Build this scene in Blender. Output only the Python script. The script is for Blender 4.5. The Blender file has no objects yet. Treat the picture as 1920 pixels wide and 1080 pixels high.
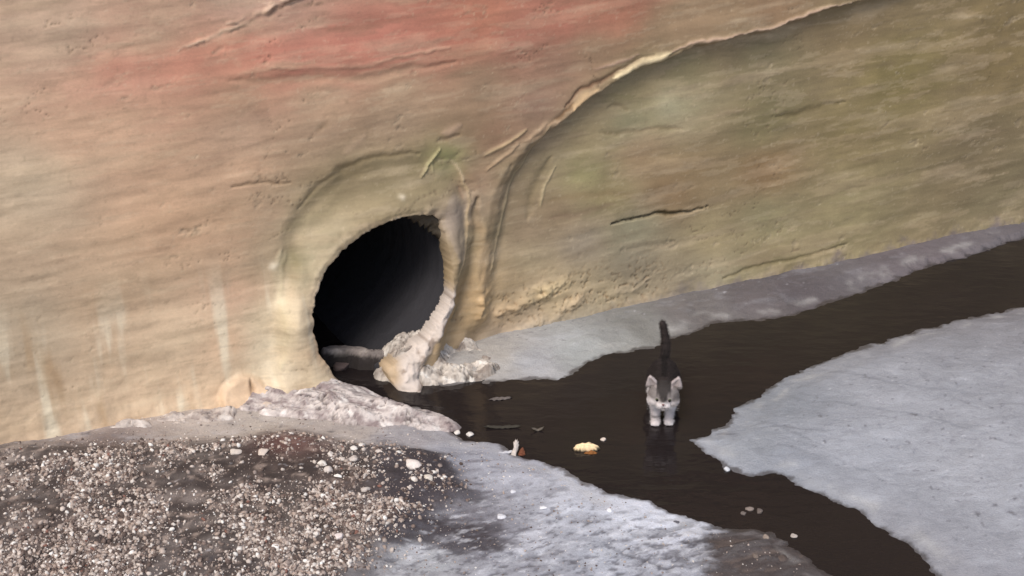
import bpy, bmesh, math, random
import numpy as np
from mathutils import Vector, Matrix

# ------------------------------------------------------------------ camera, sky, sun, exposure
scn = bpy.context.scene
R = math.radians
CAM_H, PITCH, FPX = 2.05, 25.0, 2600.0            # metres, degrees, focal length in px of a 1920 px wide frame
cam_d = bpy.data.cameras.new('camera')
cam = bpy.data.objects.new('camera', cam_d)
scn.collection.objects.link(cam)
cam.location = (0, 0, CAM_H)
cam.rotation_euler = (R(90 - PITCH), 0, 0)
cam_d.sensor_width = 36.0
cam_d.lens = FPX / 1920 * 36.0
cam_d.clip_start = 0.05
cam_d.clip_end = 2000
scn.camera = cam

world = bpy.data.worlds.new('World')
scn.world = world
world.use_nodes = True
wn = world.node_tree
wn.nodes.clear()
sky = wn.nodes.new('ShaderNodeTexSky')
sky.sky_type = 'NISHITA'
sky.sun_disc = False
SUN_EL, SUN_AZ = 54.0, 202.0                       # azimuth clockwise from +Y: the sun stands behind the left shoulder
sky.sun_elevation = R(SUN_EL)
sky.sun_rotation = R(SUN_AZ)
sky.dust_density = 3.0
bg = wn.nodes.new('ShaderNodeBackground')
bg.inputs['Strength'].default_value = 0.10
wo = wn.nodes.new('ShaderNodeOutputWorld')
wn.links.new(sky.outputs[0], bg.inputs[0])
wn.links.new(bg.outputs[0], wo.inputs[0])
sl = bpy.data.lights.new('sun', 'SUN')
sl.energy = 1.5
sl.angle = R(24)
sl.color = (1.0, 0.95, 0.88)
so = bpy.data.objects.new('sun', sl)
scn.collection.objects.link(so)
sd_ = Vector((math.sin(R(SUN_AZ)) * math.cos(R(SUN_EL)), math.cos(R(SUN_AZ)) * math.cos(R(SUN_EL)), math.sin(R(SUN_EL))))
so.rotation_euler = sd_.to_track_quat('Z', 'Y').to_euler()
so.location = sd_ * 20

scn.view_settings.view_transform = 'Standard'
scn.view_settings.look = 'None'
scn.view_settings.exposure = 0.52
scn.view_settings.gamma = 1.0

# ------------------------------------------------------------------ numeric helpers
rs = np.random.RandomState(7)
PERM = rs.permutation(4096)
GR = rs.uniform(0, 2 * np.pi, 4096)
GC, GS = np.cos(GR), np.sin(GR)

def perlin(x, y):
    xi = np.floor(x).astype(np.int64); yi = np.floor(y).astype(np.int64)
    xf, yf = x - xi, y - yi
    def g(ix, iy, dx, dy):
        h = PERM[(PERM[ix & 4095] + iy) & 4095]
        return GC[h] * dx + GS[h] * dy
    u = xf * xf * xf * (xf * (xf * 6 - 15) + 10); v = yf * yf * yf * (yf * (yf * 6 - 15) + 10)
    a = g(xi, yi, xf, yf); b = g(xi + 1, yi, xf - 1, yf)
    c = g(xi, yi + 1, xf, yf - 1); d = g(xi + 1, yi + 1, xf - 1, yf - 1)
    return ((a + (b - a) * u) + ((c + (d - c) * u) - (a + (b - a) * u)) * v) * 1.5

def fbm(x, y, f, oct=4, seed=0, gain=0.5):
    s = np.zeros_like(x); a = 1.0; t = 0
    for k in range(oct):
        s += a * perlin(x * f + 17.3 * seed + 5.1 * k, y * f + 9.7 * seed + 3.3 * k); t += a
        a *= gain; f *= 2.03
    return s / t

def sstep(a, b, x):
    t = np.clip((x - a) / (b - a), 0, 1)
    return t * t * (3 - 2 * t)

def lin(c):
    c = np.asarray(c, float) / 255.0
    return np.where(c <= 0.04045, c / 12.92, ((c + 0.055) / 1.055) ** 2.4)

def seg_dist(x, y, pts, closed=False):
    """distance to a polyline, and the position 0..1 along it"""
    pts = np.asarray(pts, float)
    n = len(pts); best = np.full(x.shape, 1e9); tt = np.zeros(x.shape)
    m = n if closed else n - 1
    for i in range(m):
        a = pts[i]; b = pts[(i + 1) % n]
        d = b - a; L = max((d ** 2).sum(), 1e-12)
        t = np.clip(((x - a[0]) * d[0] + (y - a[1]) * d[1]) / L, 0, 1)
        q = np.hypot(x - a[0] - t * d[0], y - a[1] - t * d[1])
        w = q < best
        best = np.where(w, q, best); tt = np.where(w, (i + t) / m, tt)
    return best, tt

def sdf(x, y, pts):
    """signed distance to a polygon, negative inside"""
    pts = np.asarray(pts, float)
    ins = np.zeros(x.shape, bool)
    n = len(pts)
    for i in range(n):
        x1, y1 = pts[i]; x2, y2 = pts[(i + 1) % n]
        if y1 == y2: continue
        c = ((y1 > y) != (y2 > y)) & (x < (x2 - x1) * (y - y1) / (y2 - y1) + x1)
        ins ^= c
    d, _ = seg_dist(x, y, pts, True)
    return np.where(ins, -d, d)

def spline(pts, k=6, closed=False):
    """Catmull-Rom through the points"""
    P = [np.array(p, float) for p in pts]; n = len(P); out = []
    for i in range(n if closed else n - 1):
        if closed: p0, p1, p2, p3 = P[i - 1], P[i], P[(i + 1) % n], P[(i + 2) % n]
        else: p0, p1, p2, p3 = P[max(i - 1, 0)], P[i], P[i + 1], P[min(i + 2, n - 1)]
        for j in range(k):
            t = j / k
            out.append(0.5 * ((2 * p1) + (-p0 + p2) * t + (2 * p0 - 5 * p1 + 4 * p2 - p3) * t * t + (-p0 + 3 * p1 - 3 * p2 + p3) * t ** 3))
    if not closed: out.append(P[-1])
    return [tuple(o) for o in out]

# survey: points read off the photograph are carried onto the real ground and the real wall
sp, cp = math.sin(R(PITCH)), math.cos(R(PITCH))
def ray(px, py):
    a = (px - 960) / FPX; b = (540 - py) / FPX
    return np.array([a, cp + b * sp, -sp + b * cp])
def G(px, py, z=0.0):
    r = ray(px, py); t = (z - CAM_H) / r[2]
    return (r[0] * t, r[1] * t)
WO = np.array([-0.05, 3.93, 0.0])
WD = np.array([1, 0.48, 0]); WD = WD / np.linalg.norm(WD)
Wn = np.array([WD[1], -WD[0], 0])
BAT = R(7)
WU = -Wn * math.sin(BAT) + np.array([0, 0, 1]) * math.cos(BAT)
WN = Wn * math.cos(BAT) + np.array([0, 0, 1]) * math.sin(BAT)
CO = np.array([0, 0, CAM_H])
def W(px, py):
    r = ray(px, py)
    t = np.dot(WO - CO, WN) / np.dot(r, WN)
    p = CO + r * t - WO
    return (float(np.dot(p, WD)), float(np.dot(p, WU)))
def wall_pt(u, v, h=0.0):
    return WO + WD * u + WU * v + WN * h
GL = lambda pts: [G(*p) for p in pts]
WL = lambda pts: [W(*p) for p in pts]

# ------------------------------------------------------------------ object helpers
def link(o): scn.collection.objects.link(o); return o
def tag(o, label=None, cat=None, group=None, kind=None):
    if label: o['label'] = label
    if cat: o['category'] = cat
    if group: o['group'] = group
    if kind: o['kind'] = kind
    return o
def mesh_obj(name, V, F, mat, col=None, extra=None, smooth=True, parent=None):
    me = bpy.data.meshes.new(name)
    V = np.asarray(V, np.float32)
    if isinstance(F, np.ndarray):
        k = F.shape[1]; nf = len(F)
        me.vertices.add(len(V)); me.vertices.foreach_set('co', V.ravel())
        me.loops.add(nf * k); me.loops.foreach_set('vertex_index', F.astype(np.int32).ravel())
        me.polygons.add(nf); me.polygons.foreach_set('loop_start', np.arange(0, nf * k, k, dtype=np.int32))
        me.update(calc_edges=True)
    else:
        me.from_pydata([tuple(v) for v in V.tolist()], [], F)
    me.validate()
    if smooth: me.polygons.foreach_set('use_smooth', np.ones(len(me.polygons), bool))
    if col is not None:
        a = me.color_attributes.new('col', 'FLOAT_COLOR', 'POINT')
        c = np.ones((len(V), 4), np.float32); c[:, :3] = np.clip(col, 0, 1)
        a.data.foreach_set('color', c.ravel())
    for nm, arr in (extra or {}).items():
        a = me.attributes.new(nm, 'FLOAT', 'POINT'); a.data.foreach_set('value', np.asarray(arr, np.float32))
    me.materials.append(mat); me.update()
    o = link(bpy.data.objects.new(name, me))
    if parent: o.parent = parent
    return o
def grid_faces(nu, nv):
    i = np.arange(nu * nv).reshape(nv, nu)
    return np.stack([i[:-1, :-1], i[:-1, 1:], i[1:, 1:], i[1:, :-1]], -1).reshape(-1, 4)

class NT:
    def __init__(s, name):
        s.m = bpy.data.materials.new(name); s.m.use_nodes = True
        s.t = s.m.node_tree; s.b = s.t.nodes['Principled BSDF']
    def n(s, typ, **kw):
        o = s.t.nodes.new(typ)
        for k, v in kw.items(): setattr(o, k, v)
        return o
    def l(s, a, b): s.t.links.new(a, b)
    def attr(s, name): return s.n('ShaderNodeAttribute', attribute_name=name)
    def noise(s, scale, detail=6, rough=0.6, stretch=None, rot=None, vec=None, dist=0.0):
        no = s.n('ShaderNodeTexNoise'); no.inputs['Scale'].default_value = scale
        no.inputs['Detail'].default_value = detail; no.inputs['Roughness'].default_value = rough
        no.inputs['Distortion'].default_value = dist
        tc = s.n('ShaderNodeTexCoord'); mp = s.n('ShaderNodeMapping')
        if stretch: mp.inputs['Scale'].default_value = stretch
        if rot: mp.inputs['Rotation'].default_value = rot
        s.l(vec or tc.outputs['Object'], mp.inputs[0]); s.l(mp.outputs[0], no.inputs['Vector'])
        return no.outputs['Fac']
    def math(s, op, a, b=None, clamp=False):
        m = s.n('ShaderNodeMath', operation=op); m.use_clamp = clamp
        for i, v in enumerate((a, b)):
            if v is None: continue
            if isinstance(v, (int, float)): m.inputs[i].default_value = v
            else: s.l(v, m.inputs[i])
        return m.outputs[0]
    def ramp(s, x, a, b, lo=0.0, hi=1.0):
        m = s.n('ShaderNodeMapRange'); s.l(x, m.inputs[0])
        for i, v in enumerate((a, b, lo, hi)): m.inputs[i + 1].default_value = v
        return m.outputs[0]
    def scale_col(s, c, f):
        v = s.n('ShaderNodeVectorMath', operation='SCALE'); s.l(c, v.inputs[0]); s.l(f, v.inputs['Scale']); return v.outputs[0]
    def mix(s, a, b, f):
        m = s.n('ShaderNodeMix', data_type='RGBA')
        for i, v in ((6, a), (7, b)):
            if isinstance(v, tuple): m.inputs[i].default_value = (*v, 1)
            else: s.l(v, m.inputs[i])
        if isinstance(f, float): m.inputs[0].default_value = f
        else: s.l(f, m.inputs[0])
        return m.outputs[2]
    def bump(s, h, dist, strength=1.0, prev=None):
        b = s.n('ShaderNodeBump'); b.inputs['Distance'].default_value = dist; b.inputs['Strength'].default_value = strength
        s.l(h, b.inputs['Height'])
        if prev: s.l(prev, b.inputs['Normal'])
        return b.outputs[0]

# wall paint: colour attribute, broken up by fine streaks that run along the wall and by grain
def mat_wall():
    k = NT('painted_render'); a = k.attr('col')
    wuv = k.attr('wuv').outputs['Vector']
    st = k.noise(13, 8, 0.60, (0.30, 1.9, 1), (0, 0, R(-4)), vec=wuv, dist=0.5)
    gr = k.noise(120, 4, 0.7)
    blot = k.noise(5, 6, 0.6, dist=1.0)
    f = k.math('ADD', k.ramp(st, 0.3, 0.7, -0.13, 0.11), k.ramp(gr, 0.3, 0.7, -0.05, 0.05))
    f = k.math('ADD', f, k.ramp(blot, 0.3, 0.7, 0.90, 1.08))
    c = k.scale_col(a.outputs['Color'], f)
    tint = k.noise(9, 5, 0.6, dist=0.8)
    c = k.mix(c, k.scale_col(c, k.math('ADD', 1.08, 0)), k.ramp(tint, 0.4, 0.7))
    k.l(c, k.b.inputs['Base Color'])
    k.b.inputs['Roughness'].default_value = 0.62
    k.b.inputs['Specular IOR Level'].default_value = 0.35
    n = k.bump(st, 0.0025, 0.25); n = k.bump(gr, 0.0012, 0.6, n)
    k.l(n, k.b.inputs['Normal'])
    return k.m
# bare concrete floor; wet margins are darker and glossier (attribute wet)
def mat_ground():
    k = NT('concrete_floor'); a = k.attr('col'); w = k.attr('wet').outputs['Fac']
    st = k.noise(16, 10, 0.72, (0.8, 1.25, 1), (0, 0, R(28)), dist=0.5)
    gr = k.noise(190, 3, 0.7)
    bl = k.noise(4.5, 7, 0.65, dist=0.8)
    f = k.math('ADD', k.ramp(st, 0.3, 0.7, -0.16, 0.14), k.ramp(gr, 0.3, 0.7, -0.10, 0.10))
    f = k.math('ADD', f, k.ramp(bl, 0.3, 0.7, 0.9, 1.1))
    k.l(k.scale_col(a.outputs['Color'], f), k.b.inputs['Base Color'])
    k.l(k.ramp(w, 0, 1, 0.85, 0.30), k.b.inputs['Roughness'])
    n = k.bump(st, 0.008, 0.6); n = k.bump(gr, 0.003, 0.8, n)
    k.l(n, k.b.inputs['Normal'])
    return k.m
def mat_attr(name, rough=0.85, grain=150, gamt=0.10, bumpd=0.002, spec=0.4):
    k = NT(name); a = k.attr('col'); gr = k.noise(grain, 5, 0.65)
    k.l(k.scale_col(a.outputs['Color'], k.ramp(gr, 0.3, 0.7, 1 - gamt, 1 + gamt)), k.b.inputs['Base Color'])
    k.b.inputs['Roughness'].default_value = rough; k.b.inputs['Specular IOR Level'].default_value = spec
    k.l(k.bump(gr, bumpd, 0.7), k.b.inputs['Normal'])
    return k.m
def mat_flat(name, rgb, rough=0.6, grain=80, amt=0.15, bumpd=0.001):
    k = NT(name); gr = k.noise(grain, 5, 0.6)
    c = tuple(float(v) for v in lin(rgb))
    k.l(k.mix(tuple(v * (1 - amt) for v in c), tuple(min(1, v * (1 + amt)) for v in c), gr), k.b.inputs['Base Color'])
    k.b.inputs['Roughness'].default_value = rough
    k.l(k.bump(gr, bumpd, 0.6), k.b.inputs['Normal'])
    return k.m
def mat_water():
    k = NT('murky_water'); n1 = k.noise(3, 4, 0.6, dist=0.6)
    k.l(k.mix((0.015, 0.0115, 0.0125), (0.021, 0.016, 0.0145), n1), k.b.inputs['Base Color'])
    k.b.inputs['Roughness'].default_value = 0.10
    k.b.inputs['IOR'].default_value = 1.33
    rp = k.noise(9, 3, 0.5, (1, 2.2, 1))
    k.l(k.bump(rp, 0.006, 0.5), k.b.inputs['Normal'])
    return k.m
def mat_pipe():
    k = NT('black_plastic'); n1 = k.noise(5, 5, 0.6, (1, 1, 0.4))
    k.l(k.mix((0.034, 0.033, 0.037), (0.062, 0.060, 0.066), n1), k.b.inputs['Base Color'])
    k.b.inputs['Roughness'].default_value = 0.36
    k.l(k.bump(k.noise(16, 4, 0.6, (1, 1, 0.12)), 0.010, 0.6), k.b.inputs['Normal'])
    return k.m

M_wall, M_ground, M_water, M_pipe = mat_wall(), mat_ground(), mat_water(), mat_pipe()
M_rub = mat_attr('broken_mortar', 0.9, 90, 0.16, 0.004)
M_stone = mat_attr('gravel_stone', 0.8, 200, 0.12, 0.001)
M_fur = mat_attr('kitten_fur', 0.85, 300, 0.12, 0.0006, 0.2)

ALB = 1.0      # photograph colour -> reflectance
# ------------------------------------------------------------------ retaining wall
HOLE_PX = [(577, 592), (584, 548), (604, 506), (640, 465), (690, 431), (738, 410), (782, 403), (818, 408), (829, 440),
           (837, 490), (836, 535), (822, 568), (800, 600), (768, 634), (742, 655), (722, 672), (712, 690), (730, 720), (748, 745),
           (700, 752), (660, 735), (628, 708), (600, 672), (582, 636)]
hole = spline(WL(HOLE_PX), 14, True)
_h = np.array(hole); _c = _h.mean(0); _d = _h - _c; _d /= np.linalg.norm(_d, axis=1)[:, None]
_lr = np.exp(-(((_h[:, 0] - W(790, 610)[0]) / 0.09) ** 2 + ((_h[:, 1] - W(790, 610)[1]) / 0.12) ** 2))
_j = (0.010 + 0.008 * _lr) * fbm(_h[:, 0], _h[:, 1], 22, 4, 14, 0.7) + 0.004 * np.abs(fbm(_h[:, 0], _h[:, 1], 70, 2, 15))
hole_smooth = [tuple(p) for p in _h[::3]]
hole = [tuple(p) for p in (_h + _d * _j[:, None])]      # the broken edge is chipped

def wall_fields(u, v):
    """relief h (metres, outwards) and colour of the wall at (u, v)"""
    jx = u + 0.020 * fbm(u, v, 7, 3, 3); jy = v + 0.020 * fbm(u, v, 7, 3, 4)     # wobble so drawn lines are not clean
    jx += 0.004 * fbm(u, v, 45, 3, 5); jy += 0.004 * fbm(u, v, 45, 3, 6)
    h = 0.020 * fbm(u, v * 1.3, 1.6, 3, 1) + 0.007 * fbm(u * 0.35, v * 1.5 - u * 0.06, 4.0, 4, 2) + 0.0011 * fbm(u * 0.28, v * 1.7 - u * 0.06, 13, 4, 12, 0.5)
    # --- colour: patches of paint
    S = [((450,15),(188,158,138)),((520,5),(186,156,136)),((560,35),(178,142,122)),((440,95),(196,142,118)),((500,105),(196,136,116)),((550,120),(194,130,112)),((620,95),(188,128,110)),((700,75),(184,125,108)),((780,90),(182,124,106)),((350,120),(198,142,120)),((220,140),(196,150,128)),((960,85),(168,120,102)),((850,60),(176,122,100)),
         ((900,40),(178,126,98)),((1050,40),(172,119,99)),((1150,20),(166,119,95)),((1300,20),(156,132,105)),((1450,15),(156,128,100)),
         ((450,170),(178,146,120)),((600,180),(176,150,124)),((750,170),(167,142,116)),((900,160),(153,130,106)),((1040,120),(157,125,104)),
         ((1110,85),(152,128,103)),((1300,60),(148,124,98)),((1000,200),(150,122,104)),((450,250),(190,160,136)),((600,250),(176,150,125)),
         ((750,230),(176,151,126)),((880,230),(157,132,106)),((925,255),(150,118,96)),((450,320),(196,163,135)),((440,420),(207,172,142)),
         ((450,480),(192,160,134)),((500,400),(182,155,130)),((500,480),(178,160,134)),((560,420),(167,155,125)),((600,380),(162,147,116)),
         ((650,320),(143,128,97)),((720,330),(150,137,108)),((760,380),(161,146,115)),((800,330),(147,131,101)),((835,300),(142,144,100)),
         ((850,400),(155,141,128)),((900,340),(162,131,108)),((950,330),(152,136,108)),((900,450),(150,135,105)),((560,480),(162,151,120)),
         ((490,590),(212,200,172)),((500,640),(214,206,182)),((585,640),(196,160,124)),((432,640),(210,176,146)),((450,560),(203,166,140)),((545,600),(190,165,135)),((500,690),(212,202,178)),((600,700),(188,166,140)),
         ((450,720),(216,186,155)),((880,540),(190,160,120)),((870,600),(177,151,115)),((900,570),(200,170,130)),((930,560),(177,156,125)),
         ((860,500),(140,124,98)),((1100,250),(151,136,106)),((1200,160),(137,127,92)),((1300,130),(137,127,96)),((1450,100),(132,122,94)),
         ((1450,230),(126,117,86)),((1280,205),(163,154,124)),((1200,240),(149,144,114)),((1210,290),(166,140,110)),((1050,320),(161,146,116)),
         ((1110,330),(156,149,108)),((1300,340),(146,126,96)),((1450,330),(141,116,86)),((1270,365),(136,111,83)),((1050,400),(146,126,101)),
         ((1150,380),(151,137,101)),((1450,420),(156,146,113)),((1350,450),(161,146,113)),((1200,440),(146,141,117)),((1100,460),(151,139,122)),
         ((1000,440),(141,123,101)),((1200,500),(141,131,112)),((1350,520),(156,146,121)),((1450,480),(146,133,101)),((1000,490),(166,151,123)),
         ((970,545),(172,152,121)),((950,600),(181,156,126)),((1050,560),(190,170,135)),((1000,600),(186,166,140)),((1150,560),(172,156,127)),
         ((1250,560),(166,151,126)),((1400,540),(152,141,111)),((950,640),(172,157,142)),((1100,620),(166,156,137)),((1300,585),(138,128,117)),
         ((1600,30),(140,122,92)),((1700,150),(130,117,80)),((1900,100),(126,110,78)),((1620,250),(136,122,88)),((1850,300),(128,114,88)),
         ((1600,400),(150,138,105)),((1900,380),(140,128,100)),((300,60),(188,158,134)),((100,60),(192,166,142)),((200,250),(206,172,144)),
         ((50,350),(196,176,150)),((330,420),(207,172,142)),((200,560),(196,170,142)),((350,640),(206,184,156)),((60,620),(186,168,144)),
         ((800,-150),(160,130,106)),((1500,-200),(140,122,96)),((200,-200),(176,152,128)),((700,-500),(150,128,106)),((1500,-500),(136,120,96)),((0,-500),(160,140,118))]
    num = np.zeros(u.shape + (3,)); den = np.zeros(u.shape)
    for p, c in S:
        a, b = W(*p)
        d2 = ((jx - a) * 0.75) ** 2 + (jy - b) ** 2
        w = 1.0 / (d2 + 0.0030) ** 1.7
        num += w[..., None] * lin(c); den += w
    col = num / den[..., None]
    def paint(mask, c, amt=1.0):
        nonlocal col
        m = (np.clip(mask, 0, 1) * amt)[..., None]
        col = col * (1 - m) + lin(c) * m
    def line(pts, w, c=None, amt=0.8, dh=0.0, taper=True, brk=0.0):
        nonlocal h
        d, t = seg_dist(jx, jy, spline(WL(pts), 4))
        ww = w * (np.sin(np.clip(t, 0.02, 0.98) * np.pi) ** 0.5 if taper else 1.0)
        m = np.exp(-(d / ww) ** 2)
        if brk: m = m * sstep(-brk, brk, fbm(u, v, 22, 3, int(abs(w) * 5000) % 13) + 0.1)
        h = h + dh * m
        if c is not None: paint(m, c, amt)
    def side(pts, width):
        """smooth 0..1 step across a polyline: 1 on its upper / right-hand side in (u,v)"""
        P = spline(WL(pts), 4)
        d, _ = seg_dist(jx, jy, P)
        Px = np.array([p[0] for p in P]); Py = np.array([p[1] for p in P])
        up = jy > np.interp(jx, Px, Py)
        return sstep(-width, width, np.where(up, d, -d))
    # --- upper coat of render overlaps the lower one along a torn edge
    edge = [(1920, -60), (1700, -30), (1490, 42), (1340, 80), (1240, 118), (1170, 146), (1112, 181), (1063, 222), (1000, 250), (935, 285), (900, 310)]
    panel = [(905, 700), (908, 600), (914, 540), (922, 490), (936, 425), (955, 362), (982, 305), (1018, 258), (1063, 222), (1112, 181), (1170, 146), (1240, 118), (1340, 80), (1490, 42), (1700, -22), (2000, -100), (2500, -200), (2600, 300), (2400, 700), (1500, 760)]
    sp_ = sdf(jx, jy, spline(WL(panel), 3, True))
    soft = 0.006 + 0.040 * sstep(W(1040, 240)[0], W(940, 400)[0], u)
    h -= 0.040 * sstep(soft, -soft, sp_) + 0.008 * sstep(0.0, -0.12, sp_)
    h += 0.005 * np.exp(-((sp_ - 0.02) / 0.02) ** 2) * sstep(W(1040, 240)[0], W(960, 380)[0], u)
    line([(1110, 130), (1160, 115), (1200, 103)], 0.005, (178, 148, 130), 0.7, 0.003)
    line([(1060, 200), (1090, 172), (1130, 148), (1180, 122), (1230, 102)], 0.007, (118, 88, 66), 0.75, -0.007)
    line([(1020, 240), (1060, 208), (1080, 190)], 0.007, (128, 96, 64), 0.6, -0.004)
    line([(912, 290), (940, 273), (968, 255), (985, 243)], 0.006, (205, 180, 142), 0.8, 0.006)
    line([(915, 322), (945, 297), (975, 268)], 0.006, (196, 166, 134), 0.7, 0.005)
    line([(985, 262), (1020, 238), (1050, 222)], 0.007, (196, 168, 138), 0.7, 0.004)
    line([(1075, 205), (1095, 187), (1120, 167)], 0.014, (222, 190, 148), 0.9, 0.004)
    line([(1150, 145), (1190, 127), (1230, 110), (1262, 97)], 0.014, (244, 224, 182), 1.0, 0.006)  # pale broken edge, with the highlight on its lip painted in
    line([(1190, 125), (1192, 137)], 0.004, (230, 208, 168), 0.8, 0.003)
    line([(1208, 118), (1212, 133)], 0.004, (230, 208, 168), 0.8, 0.003)
    line([(1262, 97), (1330, 75), (1400, 62), (1490, 34), (1600, 5)], 0.007, (198, 170, 146), 0.9, 0.005)
    # --- collar moulded round the pipe
    outer = [(478, 760), (498, 660), (510, 560), (522, 470), (556, 395), (615, 332), (700, 298), (790, 285), (848, 298), (876, 345), (884, 410), (880, 470), (862, 545), (838, 625), (830, 700)]
    so_ = sdf(jx, jy, WL(outer) + WL([(700, 780), (560, 790)]))
    sh = sdf(u, v, hole)
    ring = sstep(0.020, -0.065, so_)
    h += 0.018 * ring + 0.038 * sstep(0.0, -0.07, so_) * sstep(W(600, 430)[1], W(600, 620)[1], v)
    lip = np.exp(-((sh - 0.045) / 0.045) ** 2); h += 0.026 * lip * sstep(0, 1, ring)
    h -= 0.006 * sstep(0.02, 0.0, sh)
    creamy = lip * ring * sstep(W(700, 400)[0], W(560, 500)[0], u) * (0.7 + 0.6 * fbm(u, v, 9, 4, 46)); paint(creamy, (212, 200, 172), 0.55)
    line([(524, 470), (520, 530), (526, 600), (520, 680)], 0.022, (208, 196, 166), 0.5, 0.006)  # highlight streak painted down the collar's left side
    line([(868, 338), (879, 385), (876, 440), (866, 480), (845, 520)], 0.006, (205, 180, 142), 0.75, 0.004)
    line([(845, 300), (862, 318), (872, 345)], 0.004, (214, 192, 158), 0.8, 0.004)
    line([(862, 350), (868, 380)], 0.006, (150, 110, 88), 0.5, -0.004)
    line([(826, 275), (810, 303), (790, 330)], 0.0045, (206, 196, 148), 0.9, 0.008)
    line([(812, 300), (815, 328)], 0.003, (200, 188, 146), 0.7, 0.003)
    line([(895, 380), (893, 470), (875, 540), (850, 600)], 0.022, (128, 112, 86), 0.45, -0.014)
    line([(560, 390), (620, 330), (700, 297), (790, 286)], 0.010, (134, 118, 86), 0.5, -0.004)
    line([(530, 620), (522, 560), (532, 470)], 0.006, (196, 182, 150), 0.5, 0.003)
    # olive tone with shade painted into the collar's upper bowl, sharp outer limit
    bowl = sstep(0.010, -0.012, sdf(jx, jy, WL([(520, 500), (535, 430), (575, 370), (640, 322), (720, 297), (800, 288), (850, 300), (872, 350), (862, 400), (800, 385), (720, 395), (640, 440), (590, 500), (560, 560)])))
    paint(bowl * (0.55 + 0.9 * fbm(u, v, 8, 4, 45)), (132, 120, 90), 0.55)
    bwl = sstep(0.030, -0.045, sdf(jx, jy, WL([(515, 560), (525, 470), (560, 392), (632, 322), (720, 295), (800, 284), (855, 296), (880, 350), (878, 440), (850, 520), (840, 440), (800, 395), (720, 405), (640, 450), (590, 510), (570, 580)])))
    h -= 0.026 * bwl
    line([(880, 420), (905, 430), (915, 520), (890, 600)], 0.022, (176, 148, 116), 0.4, 0.006)
    # rib right of the collar
    line([(922, 515), (938, 450), (960, 380), (992, 300), (1030, 235)], 0.0055, (186, 168, 134), 0.6, 0.004)
    line([(1022, 392), (1035, 355), (1052, 318)], 0.0045, (200, 182, 146), 0.75, 0.004)
    line([(1000, 420), (1015, 360), (1040, 300)], 0.018, (132, 116, 86), 0.35, -0.004)
    line([(905, 520), (915, 450), (935, 380), (965, 310)], 0.016, (140, 118, 92), 0.3, -0.004)
    # crack and smaller creases
    line([(1162, 426), (1200, 417), (1245, 409), (1290, 402), (1345, 392)], 0.0048, (74, 60, 34), 0.95, -0.016)
    line([(1140, 255), (1210, 252), (1290, 240)], 0.009, (118, 102, 72), 0.5, -0.003)
    line([(430, 347), (480, 344), (545, 338)], 0.0045, (142, 118, 92), 0.7, -0.005)
    line([(1150, 205), (1175, 200), (1195, 212)], 0.008, (124, 110, 82), 0.5, -0.005)
    line([(1470, 222), (1530, 212), (1600, 196)], 0.012, (104, 92, 62), 0.5, -0.004)
    line([(1040, 378), (1120, 372), (1210, 372)], 0.014, (134, 114, 84), 0.45, -0.001)
    line([(1040, 415), (1100, 405), (1165, 393)], 0.012, (134, 112, 92), 0.45, -0.001)
    line([(1370, 522), (1420, 508), (1500, 490), (1600, 460)], 0.007, (128, 116, 84), 0.6, -0.006)
    line([(1180, 478), (1220, 470), (1280, 462)], 0.012, (134, 122, 102), 0.4, -0.004)
    line([(600, 240), (612, 232)], 0.008, (144, 120, 94), 0.5, -0.002, False)
    line([(830, 245), (860, 232)], 0.014, (190, 162, 138), 0.5, 0.002)
    line([(820, 262), (860, 250)], 0.007, (134, 112, 88), 0.5, -0.005)
    line([(690, 255), (640, 290)], 0.014, (192, 164, 138), 0.5, 0.0015)
    band = sdf(jx, jy, WL([(200, 150), (430, 140), (560, 138), (700, 128), (850, 105), (1000, 78), (1130, 48), (1230, 10), (1300, -30), (1100, -60), (850, -40), (760, 20), (640, 50), (520, 72), (430, 88), (200, 110)]))
    paint(sstep(0.055, -0.045, band + 0.05 * fbm(u * 0.3, v * 1.8, 7, 5, 25, 0.6)), (186, 123, 105), 0.42)
    # pale ridges of the top left corner
    for k in range(9):
        x0, y0 = 330 + 26 * k, 92 - 13 * k + 5 * ((k * 7) % 3)
        L = 330 - 12 * k
        cc = (212, 184, 160) if k % 3 == 0 else ((196, 166, 142) if k % 2 else (148, 118, 98))
        line([(x0, y0), (x0 + L * 0.3, y0 - L * 0.10), (x0 + L * 0.6, y0 - L * 0.27), (x0 + L, y0 - L * 0.50)], 0.0042 if k % 2 else 0.006, cc, 0.75, 0.004 if k % 3 != 2 else -0.004, brk=0.35)
    line([(500, 130), (650, 122), (760, 104), (840, 88)], 0.006, (188, 146, 124), 0.6, 0.003)
    line([(430, 145), (560, 148), (700, 140), (850, 118)], 0.014, (154, 122, 100), 0.55, -0.004)
    line([(590, 55), (700, 45), (830, 12)], 0.012, (164, 112, 94), 0.5, 0.0)
    # lime runs down the lower left, olive and green spots in the bowl
    low = sstep(W(500, 440)[1], W(500, 560)[1], jy) * 1.0
    runs = sstep(0.05, 0.45, fbm(u, v * 0.12, 16, 4, 21)) * (1 - sstep(W(520, 610)[1], W(520, 440)[1], v)) * sstep(W(620, 600)[0], W(560, 600)[0], u)
    paint(runs, (226, 216, 192), 0.75)
    darkr = sstep(0.15, 0.5, fbm(u, v * 0.15, 14, 4, 23)) * (1 - sstep(W(520, 610)[1], W(520, 440)[1], v)) * sstep(W(640, 600)[0], W(560, 600)[0], u)
    paint(darkr, (168, 138, 104), 0.55)
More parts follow.
